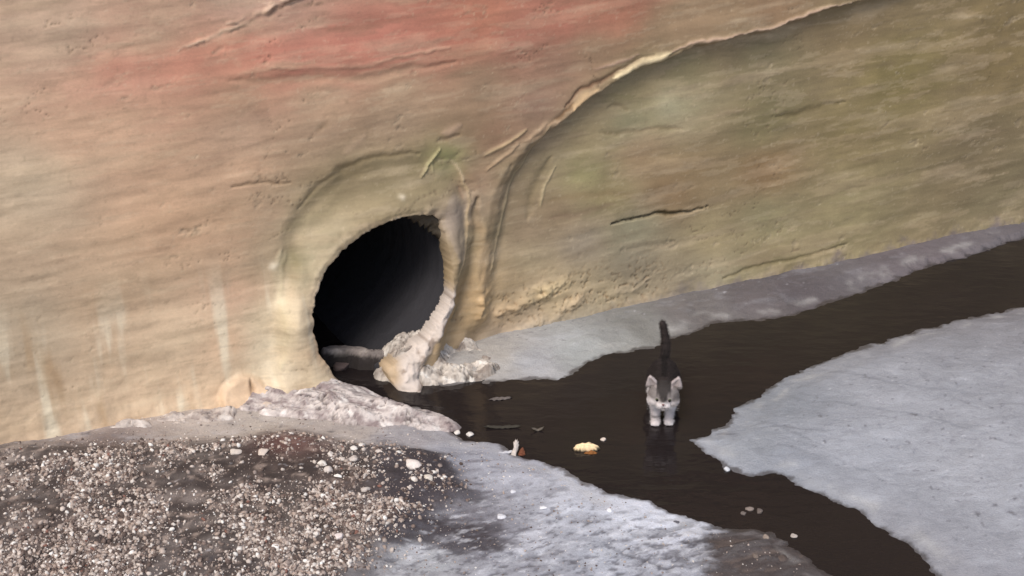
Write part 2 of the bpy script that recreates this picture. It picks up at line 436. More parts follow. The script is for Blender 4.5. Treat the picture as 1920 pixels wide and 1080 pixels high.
    for (x, y, r, c, a) in [(548, 487, 0.035, (118, 110, 78), 0.6), (753, 365, 0.010, (226, 212, 186), 0.8), (1262, 200, 0.05, (172, 166, 138), 0.5),
                            (838, 300, 0.035, (134, 140, 96), 0.3), (512, 498, 0.012, (232, 220, 196), 0.8), (520, 560, 0.012, (226, 214, 186), 0.5),
                            (845, 245, 0.016, (188, 160, 136), 0.4), (870, 640, 0.02, (216, 190, 160), 0.6), (835, 665, 0.02, (212, 190, 170), 0.6)]:
        a0, b0 = W(x, y)  # spots of tone; some of the pale ones are painted highlights
        m = np.exp(-((jx - a0) ** 2 + (jy - b0) ** 2) / r ** 2); paint(m, c, a); h += 0.002 * m
    # chips, specks and hairline cracks of old render
    fl_ = fbm(u * 0.8 - v * 0.3, v * 1.5 - u * 0.25, 13, 5, 71, 0.6); pz = sstep(-0.05, 0.3, fbm(u, v, 2.4, 2, 72))
    chip = sstep(0.36, 0.40, fl_) * pz; h -= 0.0022 * chip; paint(chip, (150, 136, 116), 0.3)
    rimc = sstep(0.02, 0.0, np.abs(fl_ - 0.36)) * pz; paint(rimc, (206, 190, 160), 0.35)
    hair = sstep(0.010, 0.0, np.abs(fbm(u * 0.5 - v * 0.2, v * 1.2 - u * 0.2, 5, 5, 73, 0.6))) * sstep(0.05, 0.3, fbm(u, v, 3, 2, 74)); h -= 0.003 * hair; paint(hair, (110, 92, 72), 0.5)
    sp1 = sstep(0.50, 0.60, fbm(u, v, 55, 2, 75)); paint(sp1, (206, 190, 164), 0.22)
    sp2 = sstep(0.50, 0.60, fbm(u, v, 48, 2, 76)); paint(sp2, (110, 96, 74), 0.22)
    gw = fbm(u * 0.30, v * 1.9 - u * 0.10, 8, 5, 77, 0.62); paint(sstep(0.1, 0.45, gw), (126, 110, 88), 0.28); paint(sstep(-0.1, -0.45, gw), (204, 184, 156), 0.25)
    # thin coats worn through along the flow lines: patches with firm edges
    for sd_k, fr, lo, cc_, am in ((81, 6.0, 0.14, (206, 182, 152), 0.30), (82, 9.0, 0.18, (120, 104, 82), 0.26), (83, 16.0, 0.20, (214, 196, 168), 0.24), (84, 24.0, 0.22, (112, 98, 80), 0.26), (85, 4.0, 0.12, (150, 132, 104), 0.22)):
        q_ = fbm(u * 0.30, v * 1.9 - u * 0.08, fr, 6, sd_k, 0.62); e_ = sstep(lo, lo + 0.035, q_); paint(e_, cc_, am * 0.5); h += 0.0003 * e_
    # flaked patches at the foot
    for (x, y, ru, rv, dh, c) in [(1030, 556, 0.09, 0.028, 0.014, (204, 184, 146)), (960, 585, 0.06, 0.02, 0.010, (196, 170, 136)), (1085, 575, 0.05, 0.02, 0.010, (190, 168, 138)),
                                  (905, 575, 0.035, 0.06, 0.012, (204, 172, 128)), (1200, 540, 0.08, 0.02, 0.006, (176, 160, 136)), (1010, 620, 0.12, 0.02, 0.008, (186, 170, 146))]:
        a0, b0 = W(x, y)
        q = ((jx - a0) / ru) ** 2 + ((jy - b0 - 0.2 * (jx - a0)) / rv) ** 2
        m = np.exp(-q) * (0.5 + 0.9 * sstep(-0.25, 0.2, fbm(u, v * 1.5, 26, 4, 31)))
        h += dh * m; paint(m, c, 0.55)
    zone = np.exp(-((jy - W(1000, 580)[1]) / 0.09) ** 2) * sstep(W(900, 560)[0], W(960, 560)[0], u) * sstep(W(1330, 560)[0], W(1200, 560)[0], u)
    cr = np.abs(fbm(u, v * 1.6, 17, 4, 33)); cm = sstep(0.05, 0.0, cr) * zone
    h -= 0.006 * cm; paint(cm, (136, 108, 78), 0.55)
    # fresh mortar pressed round the lower right of the pipe mouth
    path = spline(WL([(838, 528), (830, 562), (812, 592), (786, 622), (760, 655), (745, 690), (742, 735)]), 5)
    d, t = seg_dist(jx, jy, path)
    wd = 0.014 + 0.042 * t * (1 - 0.6 * t ** 4) + 0.016 * fbm(u, v, 13, 4, 141, 0.65)
    m = sstep(wd * 1.15, wd * 0.55, d) * sstep(0.0, 0.10, t + 0.03)
    h += m * (0.012 + 0.006 * t + 0.024 * fbm(u, v, 20, 5, 41, 0.68)); paint(m, (210, 198, 188), 0.9); paint(m * sstep(0.05, 0.3, fbm(u, v, 22, 4, 42, 0.65)), (138, 120, 106), 0.8)
    d, t = seg_dist(u, v, spline(WL([(580, 610), (588, 545), (606, 508), (645, 466), (700, 430), (745, 410)]), 4))
    m = np.exp(-(d / 0.008) ** 2) * sstep(-0.1, 0.25, fbm(u, v, 40, 3, 43)); paint(m, (200, 186, 172), 0.6); h += 0.004 * m
    a0, b0 = W(852, 430)
    m = sstep(1.1, 0.7, ((jx - a0) / 0.035) ** 2 + ((jy - b0) / 0.11) ** 2); paint(m, (156, 142, 130), 0.4)
    # foot of the wall spreads on to the floor, broken at the left
    h += 0.022 * fbm(u, v, 7, 5, 161, 0.62) * sstep(0.10, 0.0, v) * sstep(W(880, 640)[0], W(960, 640)[0], u)
    h += 0.05 * np.exp(-np.clip(v + 0.02, 0, 9) / 0.045)
    lft = sstep(W(700, 700)[0], W(560, 700)[0], u)
    h += lft * 0.03 * np.exp(-np.clip(v, 0, 9) / 0.12) * (1 + 0.6 * fbm(u, v, 12, 4, 51))
    a0, b0 = W(455, 735)
    m = sstep(1.2, 0.6, ((jx - a0) / 0.07) ** 2 + ((jy - b0) / 0.07) ** 2); paint(m, (218, 190, 160), 0.8); h += 0.025 * m
    line([(468, 700), (474, 730), (484, 765)], 0.006, (120, 92, 66), 0.6, -0.012)
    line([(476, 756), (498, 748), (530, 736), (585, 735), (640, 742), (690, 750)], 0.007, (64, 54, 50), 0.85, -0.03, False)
    # foot blends to grey, darker and more mauve towards the right
    fz = sstep(0.060, 0.0, v + 0.09 * fbm(u, v, 9, 5, 61, 0.62)) * sstep(W(880, 640)[0], W(960, 640)[0], u)
    rt = sstep(W(1150, 600)[0], W(1400, 560)[0], u)
    paint(fz * (1 - rt), (158, 152, 144), 0.55); paint(fz * rt, (112, 102, 104), 0.75)
    lum = (col @ np.array([0.3, 0.6, 0.1]))[..., None]
    col = col * 1.06 - lum * 0.06
    return h, col * ALB, sh

def axis(lo, a, b, hi, fine, coarse):
    L = []
    x = a; s = fine
    while x > lo: s *= 1.25; s = min(s, coarse); x -= s; L.append(x)
    L = L[::-1] + list(np.arange(a, b, fine)); x = L[-1]; s = fine
    while x < hi: s *= 1.25; s = min(s, coarse); x += s; L.append(x)
    return np.array(L)
ua = axis(-4.5, -1.75, 2.75, 9.0, 0.0048, 0.3)
va = axis(-0.2, -0.12, 1.45, 2.6, 0.0048, 0.2)
U, V_ = np.meshgrid(ua, va)
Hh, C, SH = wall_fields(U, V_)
P = WO + U[..., None] * WD + V_[..., None] * WU + Hh[..., None] * WN
F = grid_faces(len(ua), len(va))
cell = SH.ravel()[F].mean(1)
F = F[cell > 0]
used = np.unique(F)
# pull the ring of vertices next to the opening on to its outline
Vw = P.reshape(-1, 3).copy(); uf, vf = U.ravel(), V_.ravel(); hf = Hh.ravel()
E = np.sort(np.vstack([F[:, [0, 1]], F[:, [1, 2]], F[:, [2, 3]], F[:, [3, 0]]]), 1); E = E[SH.ravel()[E].max(1) < 0.012]
Eu, cnt = np.unique(E, axis=0, return_counts=True); near = np.unique(Eu[cnt == 1])
hp = np.array(hole); n_h = len(hp)
px_, py_ = uf[near], vf[near]; best = np.full(len(near), 9.0); qx = px_.copy(); qy = py_.copy()
for i in range(n_h):
    a = hp[i]; b = hp[(i + 1) % n_h]; d = b - a
    t = np.clip(((px_ - a[0]) * d[0] + (py_ - a[1]) * d[1]) / (d @ d), 0, 1)
    x = a[0] + t * d[0]; y = a[1] + t * d[1]; q = np.hypot(px_ - x, py_ - y); w = q < best
    best = np.where(w, q, best); qx = np.where(w, x, qx); qy = np.where(w, y, qy)
Vw[near] = WO + qx[:, None] * WD + qy[:, None] * WU + hf[near, None] * WN
remap = -np.ones(len(Vw), int); remap[used] = np.arange(len(used))
Fw = remap[F]; Vw = Vw[used]; Cw = C.reshape(-1, 3)[used]; SHw = SH.ravel()[used]
# thickness of the rim: every open edge round the mouth is carried 7 cm back
ed = {}
for f in Fw[(SHw[Fw].min(1) < 0.012)]:
    for i in range(4):
        a, b = int(f[i]), int(f[(i + 1) % 4]); key = (min(a, b), max(a, b))
        ed.setdefault(key, []).append((a, b))
rim = [e[0] for e in ed.values() if len(e) == 1 and SHw[e[0][0]] < 0.012 and SHw[e[0][1]] < 0.012]
idx = {}; nv = []; nc = []; rf = []
for a, b in rim:
    for k in (a, b):
        if k not in idx:
            idx[k] = len(Vw) + len(nv); nv.append(Vw[k] - WN * (0.075 + 0.006 * math.sin(k * 1.7))); nc.append(Cw[k] * 0.8)
    rf.append((b, a, idx[a], idx[b]))
# top, back and ends: the bank the wall retains
base = len(Vw) + len(nv)
topz = 2.6; DP = 3.0
B = [wall_pt(ua[0], va[-1]), wall_pt(ua[-1], va[-1]), wall_pt(ua[-1], va[-1]) - Wn * DP, wall_pt(ua[0], va[-1]) - Wn * DP]
for p in list(B): q = p.copy(); q[2] = -0.2; B.append(q)
B[0] = B[0] - WN * 0.01; B[1] = B[1] - WN * 0.01
bf = [(0, 1, 2, 3), (3, 2, 6, 7), (0, 3, 7, 4), (1, 5, 6, 2)]
Vall = np.vstack([Vw] + ([np.array(nv)] if nv else []) + [np.array(B)])
Call = np.vstack([Cw] + ([np.array(nc)] if nc else []) + [np.tile(lin((150, 134, 108)), (8, 1))])
Fall = np.vstack([Fw, np.array(rf), np.array(bf) + base])
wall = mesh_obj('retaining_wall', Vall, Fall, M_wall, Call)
_a = wall.data.attributes.new('wuv', 'FLOAT_VECTOR', 'POINT'); _r = Vall - WO
_a.data.foreach_set('vector', np.stack([_r @ WD, _r @ WU, np.zeros(len(_r))], 1).astype(np.float32).ravel())
tag(wall, 'sloping channel wall in flaking pink, tan and olive render around the pipe mouth', 'wall')

# ------------------------------------------------------------------ drain pipe through the wall
cen = hp.mean(0)
hs = np.array(hole_smooth)
dirs = (hs - cen); dirs = dirs / np.linalg.norm(dirs, axis=1)[:, None]
outp = hs + dirs * 0.014
axis_in = -WN * 0.97 + WD * -0.12 + np.array([0, 0, 0.05]); axis_in /= np.linalg.norm(axis_in)
nr = 150; Vp = []; Fp = []
m = len(outp)
for i in range(nr + 1):
    s = 0.002 + 2.3 * i / nr
    rib = 0.010 * (0.5 + 0.5 * math.sin(2 * math.pi * i / 5.0)) ** 0.6
    for j in range(m):
        q = cen + (outp[j] - cen) * (1.0 + rib)
        Vp.append(wall_pt(q[0], q[1], 0.0) + axis_in * s)
for i in range(nr):
    for j in range(m):
        Fp.append((i * m + j, (i + 1) * m + j, (i + 1) * m + (j + 1) % m, i * m + (j + 1) % m))
Vp.append(wall_pt(cen[0], cen[1]) + axis_in * 2.33); c_i = len(Vp) - 1
for j in range(m): Fp.append((nr * m + j, c_i, nr * m + (j + 1) % m))
pr = link(bpy.data.objects.new('drain_pipe', None)); pr.location = tuple(wall_pt(cen[0], 0.0))
tag(pr, 'black round drain pipe opening in the wall with dark water running out', 'pipe')
Vp = np.array(Vp) - np.array(pr.location)
tube = mesh_obj('pipe_barrel', Vp, Fp, M_pipe, parent=pr)
# lifted flap of liner at the crown of the mouth
fl = spline(WL([(772, 407), (800, 406), (820, 412), (827, 432), (830, 455)]), 5)
Vf = []; Ff = []
for i, (a, b) in enumerate(fl):
    t = i / (len(fl) - 1); wdt = 0.004 + 0.042 * math.sin(math.pi * min(1, 0.08 + t * 0.95)) * (1 + 0.2 * math.sin(i * 2.1))
    q = np.array([a, b]); dq = (cen - q) / np.linalg.norm(cen - q)
    for j in range(5):
        s = j / 4
        r = q + dq * (wdt * s - 0.006)
        Vf.append(wall_pt(r[0], r[1], 0.0) - WN * (0.012 + 0.03 * s + 0.004 * math.sin(i * 0.9 + j)) - np.array(pr.location))
for i in range(len(fl) - 1):
    for j in range(4): Ff.append((i * 5 + j, i * 5 + j + 1, (i + 1) * 5 + j + 1, (i + 1) * 5 + j))
M_lin = mat_flat('torn_liner', (72, 64, 52), 0.6, 40, 0.5, 0.002)
flo = mesh_obj('torn_liner', Vf, Ff, M_lin, parent=pr)
sm_ = flo.modifiers.new('thick', 'SOLIDIFY'); sm_.thickness = 0.004

# ------------------------------------------------------------------ ground and water
SHORE = GL([(560, 640), (640, 660), (735, 700), (745, 716), (830, 724), (900, 718), (960, 712), (1030, 710), (1062, 704), (1090, 690), (1140, 668), (1220, 652), (1275, 632),
            (1330, 608), (1400, 603), (1450, 601), (1480, 592), (1530, 576), (1620, 548), (1720, 508), (1850, 470), (2000, 420), (2200, 380),
            (2200, 520), (2000, 560), (1850, 590), (1720, 620), (1600, 655), (1520, 690), (1480, 706), (1440, 724), (1425, 744), (1380, 770), (1352, 800),
            (1290, 822), (1300, 834), (1330, 850), (1360, 878), (1410, 892), (1468, 890), (1492, 908), (1560, 940), (1640, 980), (1720, 1040), (1790, 1120), (1640, 1140),
            (1560, 1080), (1500, 1035), (1460, 1005), (1410, 992), (1352, 988), (1300, 976), (1250, 960), (1220, 938), (1140, 926), (1080, 893), (1040, 876), (966, 856), (930, 834), (870, 822), (840, 806),
            (820, 780), (730, 752), (640, 740), (560, 720)])
GRAV = GL([(-200, 876), (200, 862), (430, 846), (540, 826), (640, 846), (760, 860), (860, 872), (850, 905), (870, 940), (800, 985), (775, 1020), (720, 1060), (680, 1120), (500, 1300), (-300, 1300), (-400, 900)])
FLOW = GL([(1300, 990), (1400, 1000), (1500, 1040), (1640, 1080), (1640, 1200), (1200, 1200), (1290, 1075)])

def ground_fields(x, y):
    jx = x + 0.030 * fbm(x, y * 1.6, 5, 4, 71); jy = y + 0.022 * fbm(x, y * 1.6, 5, 4, 72)
    jx += 0.014 * fbm(x, y * 1.4, 14, 5, 173, 0.65) + 0.006 * fbm(x, y, 45, 3, 73); jy += 0.022 * fbm(x, y * 1.4, 14, 5, 174, 0.65) + 0.006 * fbm(x, y, 45, 3, 74)
    s = sdf(jx, jy, SHORE)
    far = sstep(2.0, 6.0, np.hypot(x - 0.3, y - 3.6))
    z = np.where(s < 0, np.maximum(s * 0.25, -0.018), np.minimum(s * 0.16, 0.016) + 0.02 * sstep(0.08, 0.8, s))
    z = z + (0.006 * fbm(x, y, 3, 3, 75)) * sstep(0.02, 0.3, s) + 0.0016 * fbm(x * 0.7, y * 1.5, 26, 4, 76) * sstep(-0.05, 0.05, s)
    g = sdf(jx, jy, GRAV); gm = sstep(0.06, -0.08, g)
    z = z + 0.035 * gm * sstep(0.02, 0.2, s) + 0.010 * gm * fbm(x, y, 16, 6, 77, 0.65)
    z = z + far * 0.03
    # distance to the wall line, for the foot
    wdist = (x - WO[0]) * Wn[0] + (y - WO[1]) * Wn[1]
    z = z + 0.014 * sstep(0.16, 0.03, wdist) * sstep(0.0, 0.03, s)
    z = np.where(wdist < -0.10, np.minimum(z, -0.03), z)
    # colours
    S = [((950,900),(176,178,188)),((850,870),(166,168,178)),((1100,960),(188,192,202)),((1250,985),(226,230,240)),((1190,965),(222,226,236)),((1100,930),(196,198,206)),((1260,1040),(196,198,208)),((1150,1050),(178,182,192)),((950,1040),(168,170,178)),
         ((800,1060),(176,178,182)),((850,990),(110,108,114)),((900,1020),(118,116,124)),((800,930),(92,86,88)),((480,820),(178,168,158)),((650,830),(176,166,158)),((760,840),(160,156,158)),
         ((1450,760),(138,142,148)),((1420,840),(150,154,160)),((1480,870),(148,152,160)),((1700,750),(158,160,166)),((1850,900),(164,166,172)),((1600,850),(160,163,170)),
         ((1000,690),(168,168,170)),((1100,670),(166,168,166)),((1180,645),(150,150,146)),((940,680),(170,164,156)),((1200,630),(124,122,116)),((1300,600),(110,104,101)),((1430,570),(100,93,93)),((1490,560),(92,85,87)),
         ((1700,480),(104,96,98)),((1900,420),(100,94,96)),((500,900),(84,70,64)),((580,905),(84,70,64)),((650,930),(92,78,72)),((500,1000),(138,126,118)),((650,1020),(132,120,112)),((200,850),(118,104,98)),
         ((50,810),(176,164,154)),((200,815),(176,164,156)),((400,800),(184,172,162)),((440,815),(180,170,162)),((200,1000),(128,116,110)),((300,770),(178,162,148)),((1400,1050),(86,76,74)),((1480,1070),(74,64,64)),((1300,1060),(150,152,160))]
    num = np.zeros(x.shape + (3,)); den = np.zeros(x.shape)
    for p, c in S:
        a, b = G(*p)
        d2 = (jx - a) ** 2 + ((jy - b) * 1.0) ** 2
        w = 1.0 / (d2 + 0.0012) ** 1.5
        num += w[..., None] * lin(c); den += w
    col = num / den[..., None]
    def paint(mask, c, amt=1.0):
        nonlocal col
        mm = (np.clip(mask, 0, 1) * amt)[..., None]; col = col * (1 - mm) + lin(c) * mm
    # soil between the stones
    paint(gm * sstep(-0.3, 0.25, fbm(x, y, 14, 4, 81)), (60, 49, 46), 0.85); paint(gm * sstep(0.22, -0.1, fbm(x, y, 8, 4, 204, 0.6)), (52, 44, 42), 0.6)
    paint(gm * sstep(0.1, 0.5, fbm(x, y, 30, 4, 82)), (178, 160, 148), 0.6)
    # red brick dust
    a, b = G(545, 858); q = ((jx - a) / 0.10) ** 2 + ((jy - b) / 0.07) ** 2
    paint(np.exp(-q), (112, 70, 62), 0.6)
    # damp tongues reaching out of the gravel on to the slab
    for (px, py, rx, ry, am) in [(820, 900, 0.08, 0.05, 0.8), (860, 940, 0.09, 0.035, 0.75), (760, 960, 0.09, 0.07, 0.7), (850, 1005, 0.14, 0.045, 0.75), (925, 1035, 0.07, 0.03, 0.7), (740, 870, 0.1, 0.03, 0.6),
                                 (1400, 1035, 0.10, 0.05, 0.9), (1320, 1045, 0.08, 0.03, 0.6)]:
        a, b = G(px, py); q = ((jx - a) / rx) ** 2 + ((jy - b) / ry) ** 2
        paint(sstep(1.6, 0.5, q + 0.9 * fbm(x, y, 18, 4, 83)), (70, 64, 68), am)
    dmp = sdf(jx, jy, GL([(735, 868), (800, 856), (835, 878), (880, 925), (835, 936), (800, 962), (830, 992), (905, 1006), (945, 1040), (870, 1052), (790, 1030), (735, 1048), (690, 1020), (720, 960), (690, 905)]))
    paint(sstep(0.018, -0.012, dmp + 0.030 * fbm(x * 0.7, y * 1.6, 13, 5, 183, 0.65)), (64, 58, 62), 0.85)
    wisp = sstep(0.10, 0.36, fbm(x * 0.6 + y * 0.3, y * 2.0 - x * 0.6, 12, 5, 184, 0.65)) * np.exp(-((dmp - 0.06) / 0.09) ** 2) * (1 - gm); paint(wisp, (96, 92, 98), 0.7)
    # trowel lines and joint in the slab
    def line(pts, w, c, amt, dh):
        nonlocal z
        d, t = seg_dist(jx, jy, spline(GL(pts), 4)); m = np.exp(-(d / w) ** 2) * np.sin(np.clip(t, 0.03, 0.97) * np.pi) ** 0.4
        z = z + dh * m; paint(m, c, amt)
    line([(1140, 1030), (1180, 1052), (1230, 1072), (1280, 1100)], 0.005, (92, 92, 98), 0.8, -0.004)
    line([(960, 1062), (1010, 1052), (1050, 1030)], 0.008, (110, 110, 116), 0.7, -0.005)
    line([(1130, 1000), (1150, 1020)], 0.004, (100, 100, 108), 0.6, -0.002)
    line([(1420, 812), (1460, 806), (1500, 815), (1560, 818)], 0.006, (112, 114, 120), 0.6, -0.002)
    line([(1340, 812), (1375, 820)], 0.012, (66, 66, 74), 0.7, -0.003)
    line([(930, 690), (900, 715), (860, 720)], 0.008, (92, 88, 86), 0.6, -0.004)
    line([(1385, 790), (1440, 800), (1490, 822), (1560, 850)], 0.004, (118, 122, 128), 0.5, -0.001)
    line([(1400, 850), (1470, 848), (1560, 870), (1680, 920)], 0.005, (122, 126, 132), 0.45, -0.001)
    line([(1480, 760), (1600, 770), (1750, 800), (1920, 860)], 0.005, (124, 128, 134), 0.5, -0.0015)
    line([(1560, 700), (1700, 730), (1900, 760)], 0.008, (128, 130, 136), 0.5, -0.001)
    tro = sstep(0.05, 0.0, np.abs(fbm(x * 0.8 + y * 0.5, y * 1.4 - x * 0.4, 11, 4, 91))) * sstep(0.05, 0.25, s) * (1 - gm)
    z = z - 0.0012 * tro; paint(tro, (122, 122, 130), 0.30)
    spk = sstep(0.46, 0.6, fbm(x, y, 48, 3, 92)) * sstep(0.03, 0.2, s); paint(spk, (222, 222, 226), 0.35)
    spd = sstep(0.38, 0.55, fbm(x, y, 34, 3, 93)) * sstep(0.03, 0.2, s); paint(spd, (80, 76, 80), 0.6)
    # silt streaks where the lower shore breaks up
    ax, ay = G(1390, 1030); zq = np.exp(-(((x - ax) / 0.28) ** 2 + ((y - ay) / 0.13) ** 2)) * sstep(-0.02, 0.02, s)
    stq = fbm(x * 0.7 + y * 0.4, y * 2.2 - x * 0.9, 12, 5, 98, 0.6)
    paint(zq * sstep(-0.04, 0.10, stq), (58, 52, 52), 0.95); paint(zq * sstep(-0.08, -0.25, stq), (206, 206, 208), 0.7); z = z - 0.008 * zq * stq
    mud = sdf(jx, jy, GL([(1335, 1012), (1375, 985), (1430, 985), (1560, 1060), (1660, 1150), (1400, 1160), (1350, 1090), (1318, 1050)]))
    mudm = sstep(0.03, -0.02, mud + 0.05 * fbm(x * 0.7, y * 1.6, 13, 5, 185, 0.65))
    st2 = fbm(x * 0.9 + y * 0.5, y * 1.8 - x * 0.7, 6, 6, 99, 0.62) * sstep(0.02, 0.1, s) * (1 - gm)
    fg = 0.25 + 0.75 * sstep(3.5, 3.1, y) * sstep(0.9, 0.5, x)
    paint(sstep(0.05, 0.40, st2) * fg, (216, 218, 226), 0.4); paint(sstep(-0.10, -0.45, st2) * fg, (112, 110, 116), 0.5)
    st3 = fbm(x * 0.9 + y * 0.6, y * 1.9 - x * 0.8, 22, 5, 100, 0.65) * sstep(0.02, 0.1, s) * (1 - gm); near_ = sstep(3.3, 2.9, y) * sstep(1.0, 0.6, x)
    paint(sstep(0.12, 0.26, st3) * near_, (84, 82, 88), 0.65); z = z - 0.002 * sstep(0.12, 0.30, st3) * near_; paint(sstep(-0.15, -0.35, st3) * near_, (226, 228, 234), 0.45)
    paint(mudm, (70, 61, 58), 0.88); paint(mudm * sstep(0.05, 0.3, stq), (112, 98, 90), 0.5)
    # pale dried line round the puddle, then the damp margin
    ringm = np.exp(-((s - 0.045) / 0.018) ** 2) * sstep(-0.1, 0.3, fbm(x, y, 8, 4, 94)); paint(ringm, (200, 198, 194), 0.30)
    wet = sstep(0.016, 0.002, s + 0.030 * fbm(x, y, 13, 5, 95, 0.6))
    wet = np.maximum(wet, 0.0)
    paint(wet, (64, 58, 56), 0.75)
    return z, col * ALB, wet

xa = axis(-300, -1.65, 2.75, 300, 0.0060, 25); ya = axis(-300, 2.45, 5.45, 300, 0.0060, 25)
X, Y = np.meshgrid(xa, ya)
Z, GC_, WET = ground_fields(X, Y)
gv = np.stack([X, Y, Z], -1).reshape(-1, 3)
ground = mesh_obj('ground', gv, grid_faces(len(xa), len(ya)), M_ground, GC_.reshape(-1, 3), {'wet': WET.ravel()})
tag(ground, kind='structure')
def gz(x, y):
    i = min(max(int(np.searchsorted(xa, x)), 1), len(xa) - 1); j = min(max(int(np.searchsorted(ya, y)), 1), len(ya) - 1)
    return float(Z[j, i])
wx = np.linspace(-2.0, 3.6, 90); wy = np.linspace(2.2, 6.6, 70)
# the pool ends at the wall line except inside the pipe
WX, WY = np.meshgrid(wx, wy)
wv = np.stack([WX, WY, np.zeros_like(WX)], -1).reshape(-1, 3)
water = mesh_obj('water', wv, grid_faces(len(wx), len(wy)), M_water)
tag(water, kind='structure')

# ------------------------------------------------------------------ rubble beside the outlet
def heap(name, outline_px, top, cols, seed, slope=0.10, step=0.0035, rough=0.012, label='', cat='', crack=0.6, zo=0.0, shade_z=None):
    O = [G(px, py, zo) for px, py in outline_px]; O = spline(O, 4, True); A = np.array(O)
    xs = np.arange(A[:, 0].min() - 0.03, A[:, 0].max() + 0.03, step); ys = np.arange(A[:, 1].min() - 0.03, A[:, 1].max() + 0.03, step)
    X, Y = np.meshgrid(xs, ys)
    jx = X + 0.014 * fbm(X, Y, 14, 4, seed); jy = Y + 0.014 * fbm(X, Y, 14, 4, seed + 1)
    s = -sdf(jx, jy, O)
    cx, cy = A.mean(0)
    prof = np.clip(s / slope, -0.3, 1); prof = np.where(prof > 0, np.sqrt(np.clip(prof, 0, 1)), prof)
    tp = top(X, Y) if callable(top) else top
    z = tp * prof
    # long axis of the lump: streaks and cracks run along it
    D = A - A.mean(0); w_, v_ = np.linalg.eigh(D.T @ D); e = v_[:, 1]
    p = (X - cx) * e[0] + (Y - cy) * e[1]; q = -(X - cx) * e[1] + (Y - cy) * e[0]
    r1 = fbm(p, q * 1.9, 7, 6, seed + 2, 0.58); plate = fbm(p * 0.8, q * 1.5, 11, 2, seed + 3)
    step_ = np.round(plate * 7) / 7                     # broken plates lying at different heights
    inn = sstep(-0.1, 0.45, prof)
    z += inn * (rough * 1.1 * r1 + rough * 1.7 * (0.75 * step_ + 0.35 * plate))
    cre = sstep(0.028, 0.0, np.abs(fbm(p, q * 1.7, 8, 4, seed + 4, 0.6))) * sstep(0.0, 0.2, prof) * sstep(-0.25, 0.15, fbm(X, Y, 6, 2, seed + 8))
    edge_ = sstep(0.30, 0.5, np.abs(plate * 7 - np.round(plate * 7)))
    z -= rough * 1.1 * cre
    cre = np.maximum(cre, edge_ * 0.55 * sstep(-0.1, 0.3, fbm(X, Y, 9, 3, seed + 9)))  # gaps at the plate edges darkened too: contact shadow painted in
    t = np.clip(0.62 + 2.2 * fbm(p, q * 1.9, 15, 5, seed + 5, 0.68), 0, 1)[..., None]
    c = lin(cols[0]) * (1 - t) + lin(cols[1]) * t
    cm = (cre * crack)[..., None]; c = c * (1 - cm) + lin(cols[2]) * cm
    dk = (sstep(0.18, 0.42, fbm(p, q * 1.8, 26, 4, seed + 7, 0.65)) * 0.85 * crack)[..., None]; c = c * (1 - dk) + lin(cols[2]) * dk; z -= rough * 0.5 * dk[..., 0]
    pm = (sstep(0.15, 0.40, fbm(p, q * 2.0, 22, 4, seed + 6)) * 0.8)[..., None]; c = c * (1 - pm) + lin(cols[3]) * pm
    if shade_z is not None:
        shade_m = (sstep(shade_z + 0.006, shade_z - 0.004, z))[..., None]; c = c * (1 - shade_m) + lin((48, 42, 40)) * shade_m  # below this height painted dark, as the shaded front of the ridge
    z = np.where(s < -0.012, -0.03, z)
    Vh = np.stack([X, Y, z], -1).reshape(-1, 3); F = grid_faces(len(xs), len(ys))
    keep = (s.ravel()[F].max(1) > -0.02); F = F[keep]; us = np.unique(F); rm = -np.ones(len(Vh), int); rm[us] = np.arange(len(us))
    org = np.array([cx, cy, 0.0])
    o = mesh_obj(name, Vh[us] - org, rm[F], M_rub, c.reshape(-1, 3)[us])
    o.location = tuple(org)
    return tag(o, label, cat)
heap('broken_slab', [(440, 745), (500, 728), (570, 722), (660, 730), (760, 762), (848, 792), (858, 806), (790, 815), (700, 812), (600, 800), (500, 792), (440, 790)],
     lambda X, Y: 0.065 - 0.02 * sstep(-0.55, -0.2, X), [(140, 126, 124), (206, 196, 190), (62, 52, 52), (230, 224, 218)], 101,
     crack=0.85, rough=0.010, label='long low lump of crumbled pale concrete left of the pipe outlet, tapering into the water', cat='rubble')
heap('rubble_bank', [(-80, 812), (60, 800), (180, 792), (300, 786), (400, 778), (452, 782), (440, 806), (380, 826), (250, 838), (100, 846), (-60, 856)],
     0.045, [(150, 136, 128), (202, 190, 180), (74, 62, 58), (222, 214, 206)], 171, slope=0.08,
     label='low bank of crumbled pale rubble along the wall foot, left of the tan chunk', cat='rubble', rough=0.016)
heap('mortar_heap', [(700, 704), (722, 672), (752, 650), (800, 645), (860, 652), (915, 672), (942, 694), (905, 712), (850, 720), (780, 722), (735, 718)],
     lambda X, Y: 0.095 - 0.055 * sstep(-0.34, -0.10, X), [(142, 130, 120), (206, 196, 184), (44, 38, 36), (234, 228, 218)], 131, rough=0.030, crack=1.0,
     label='cracked heap of pale mortar right of the pipe outlet at the foot of the wall', cat='rubble')
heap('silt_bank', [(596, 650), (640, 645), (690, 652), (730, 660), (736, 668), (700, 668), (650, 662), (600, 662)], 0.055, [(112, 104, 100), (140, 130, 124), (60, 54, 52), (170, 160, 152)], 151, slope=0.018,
     label='thin pale ridge of silt lying across the bottom inside the pipe mouth', cat='silt', rough=0.005, zo=0.05, shade_z=0.040)

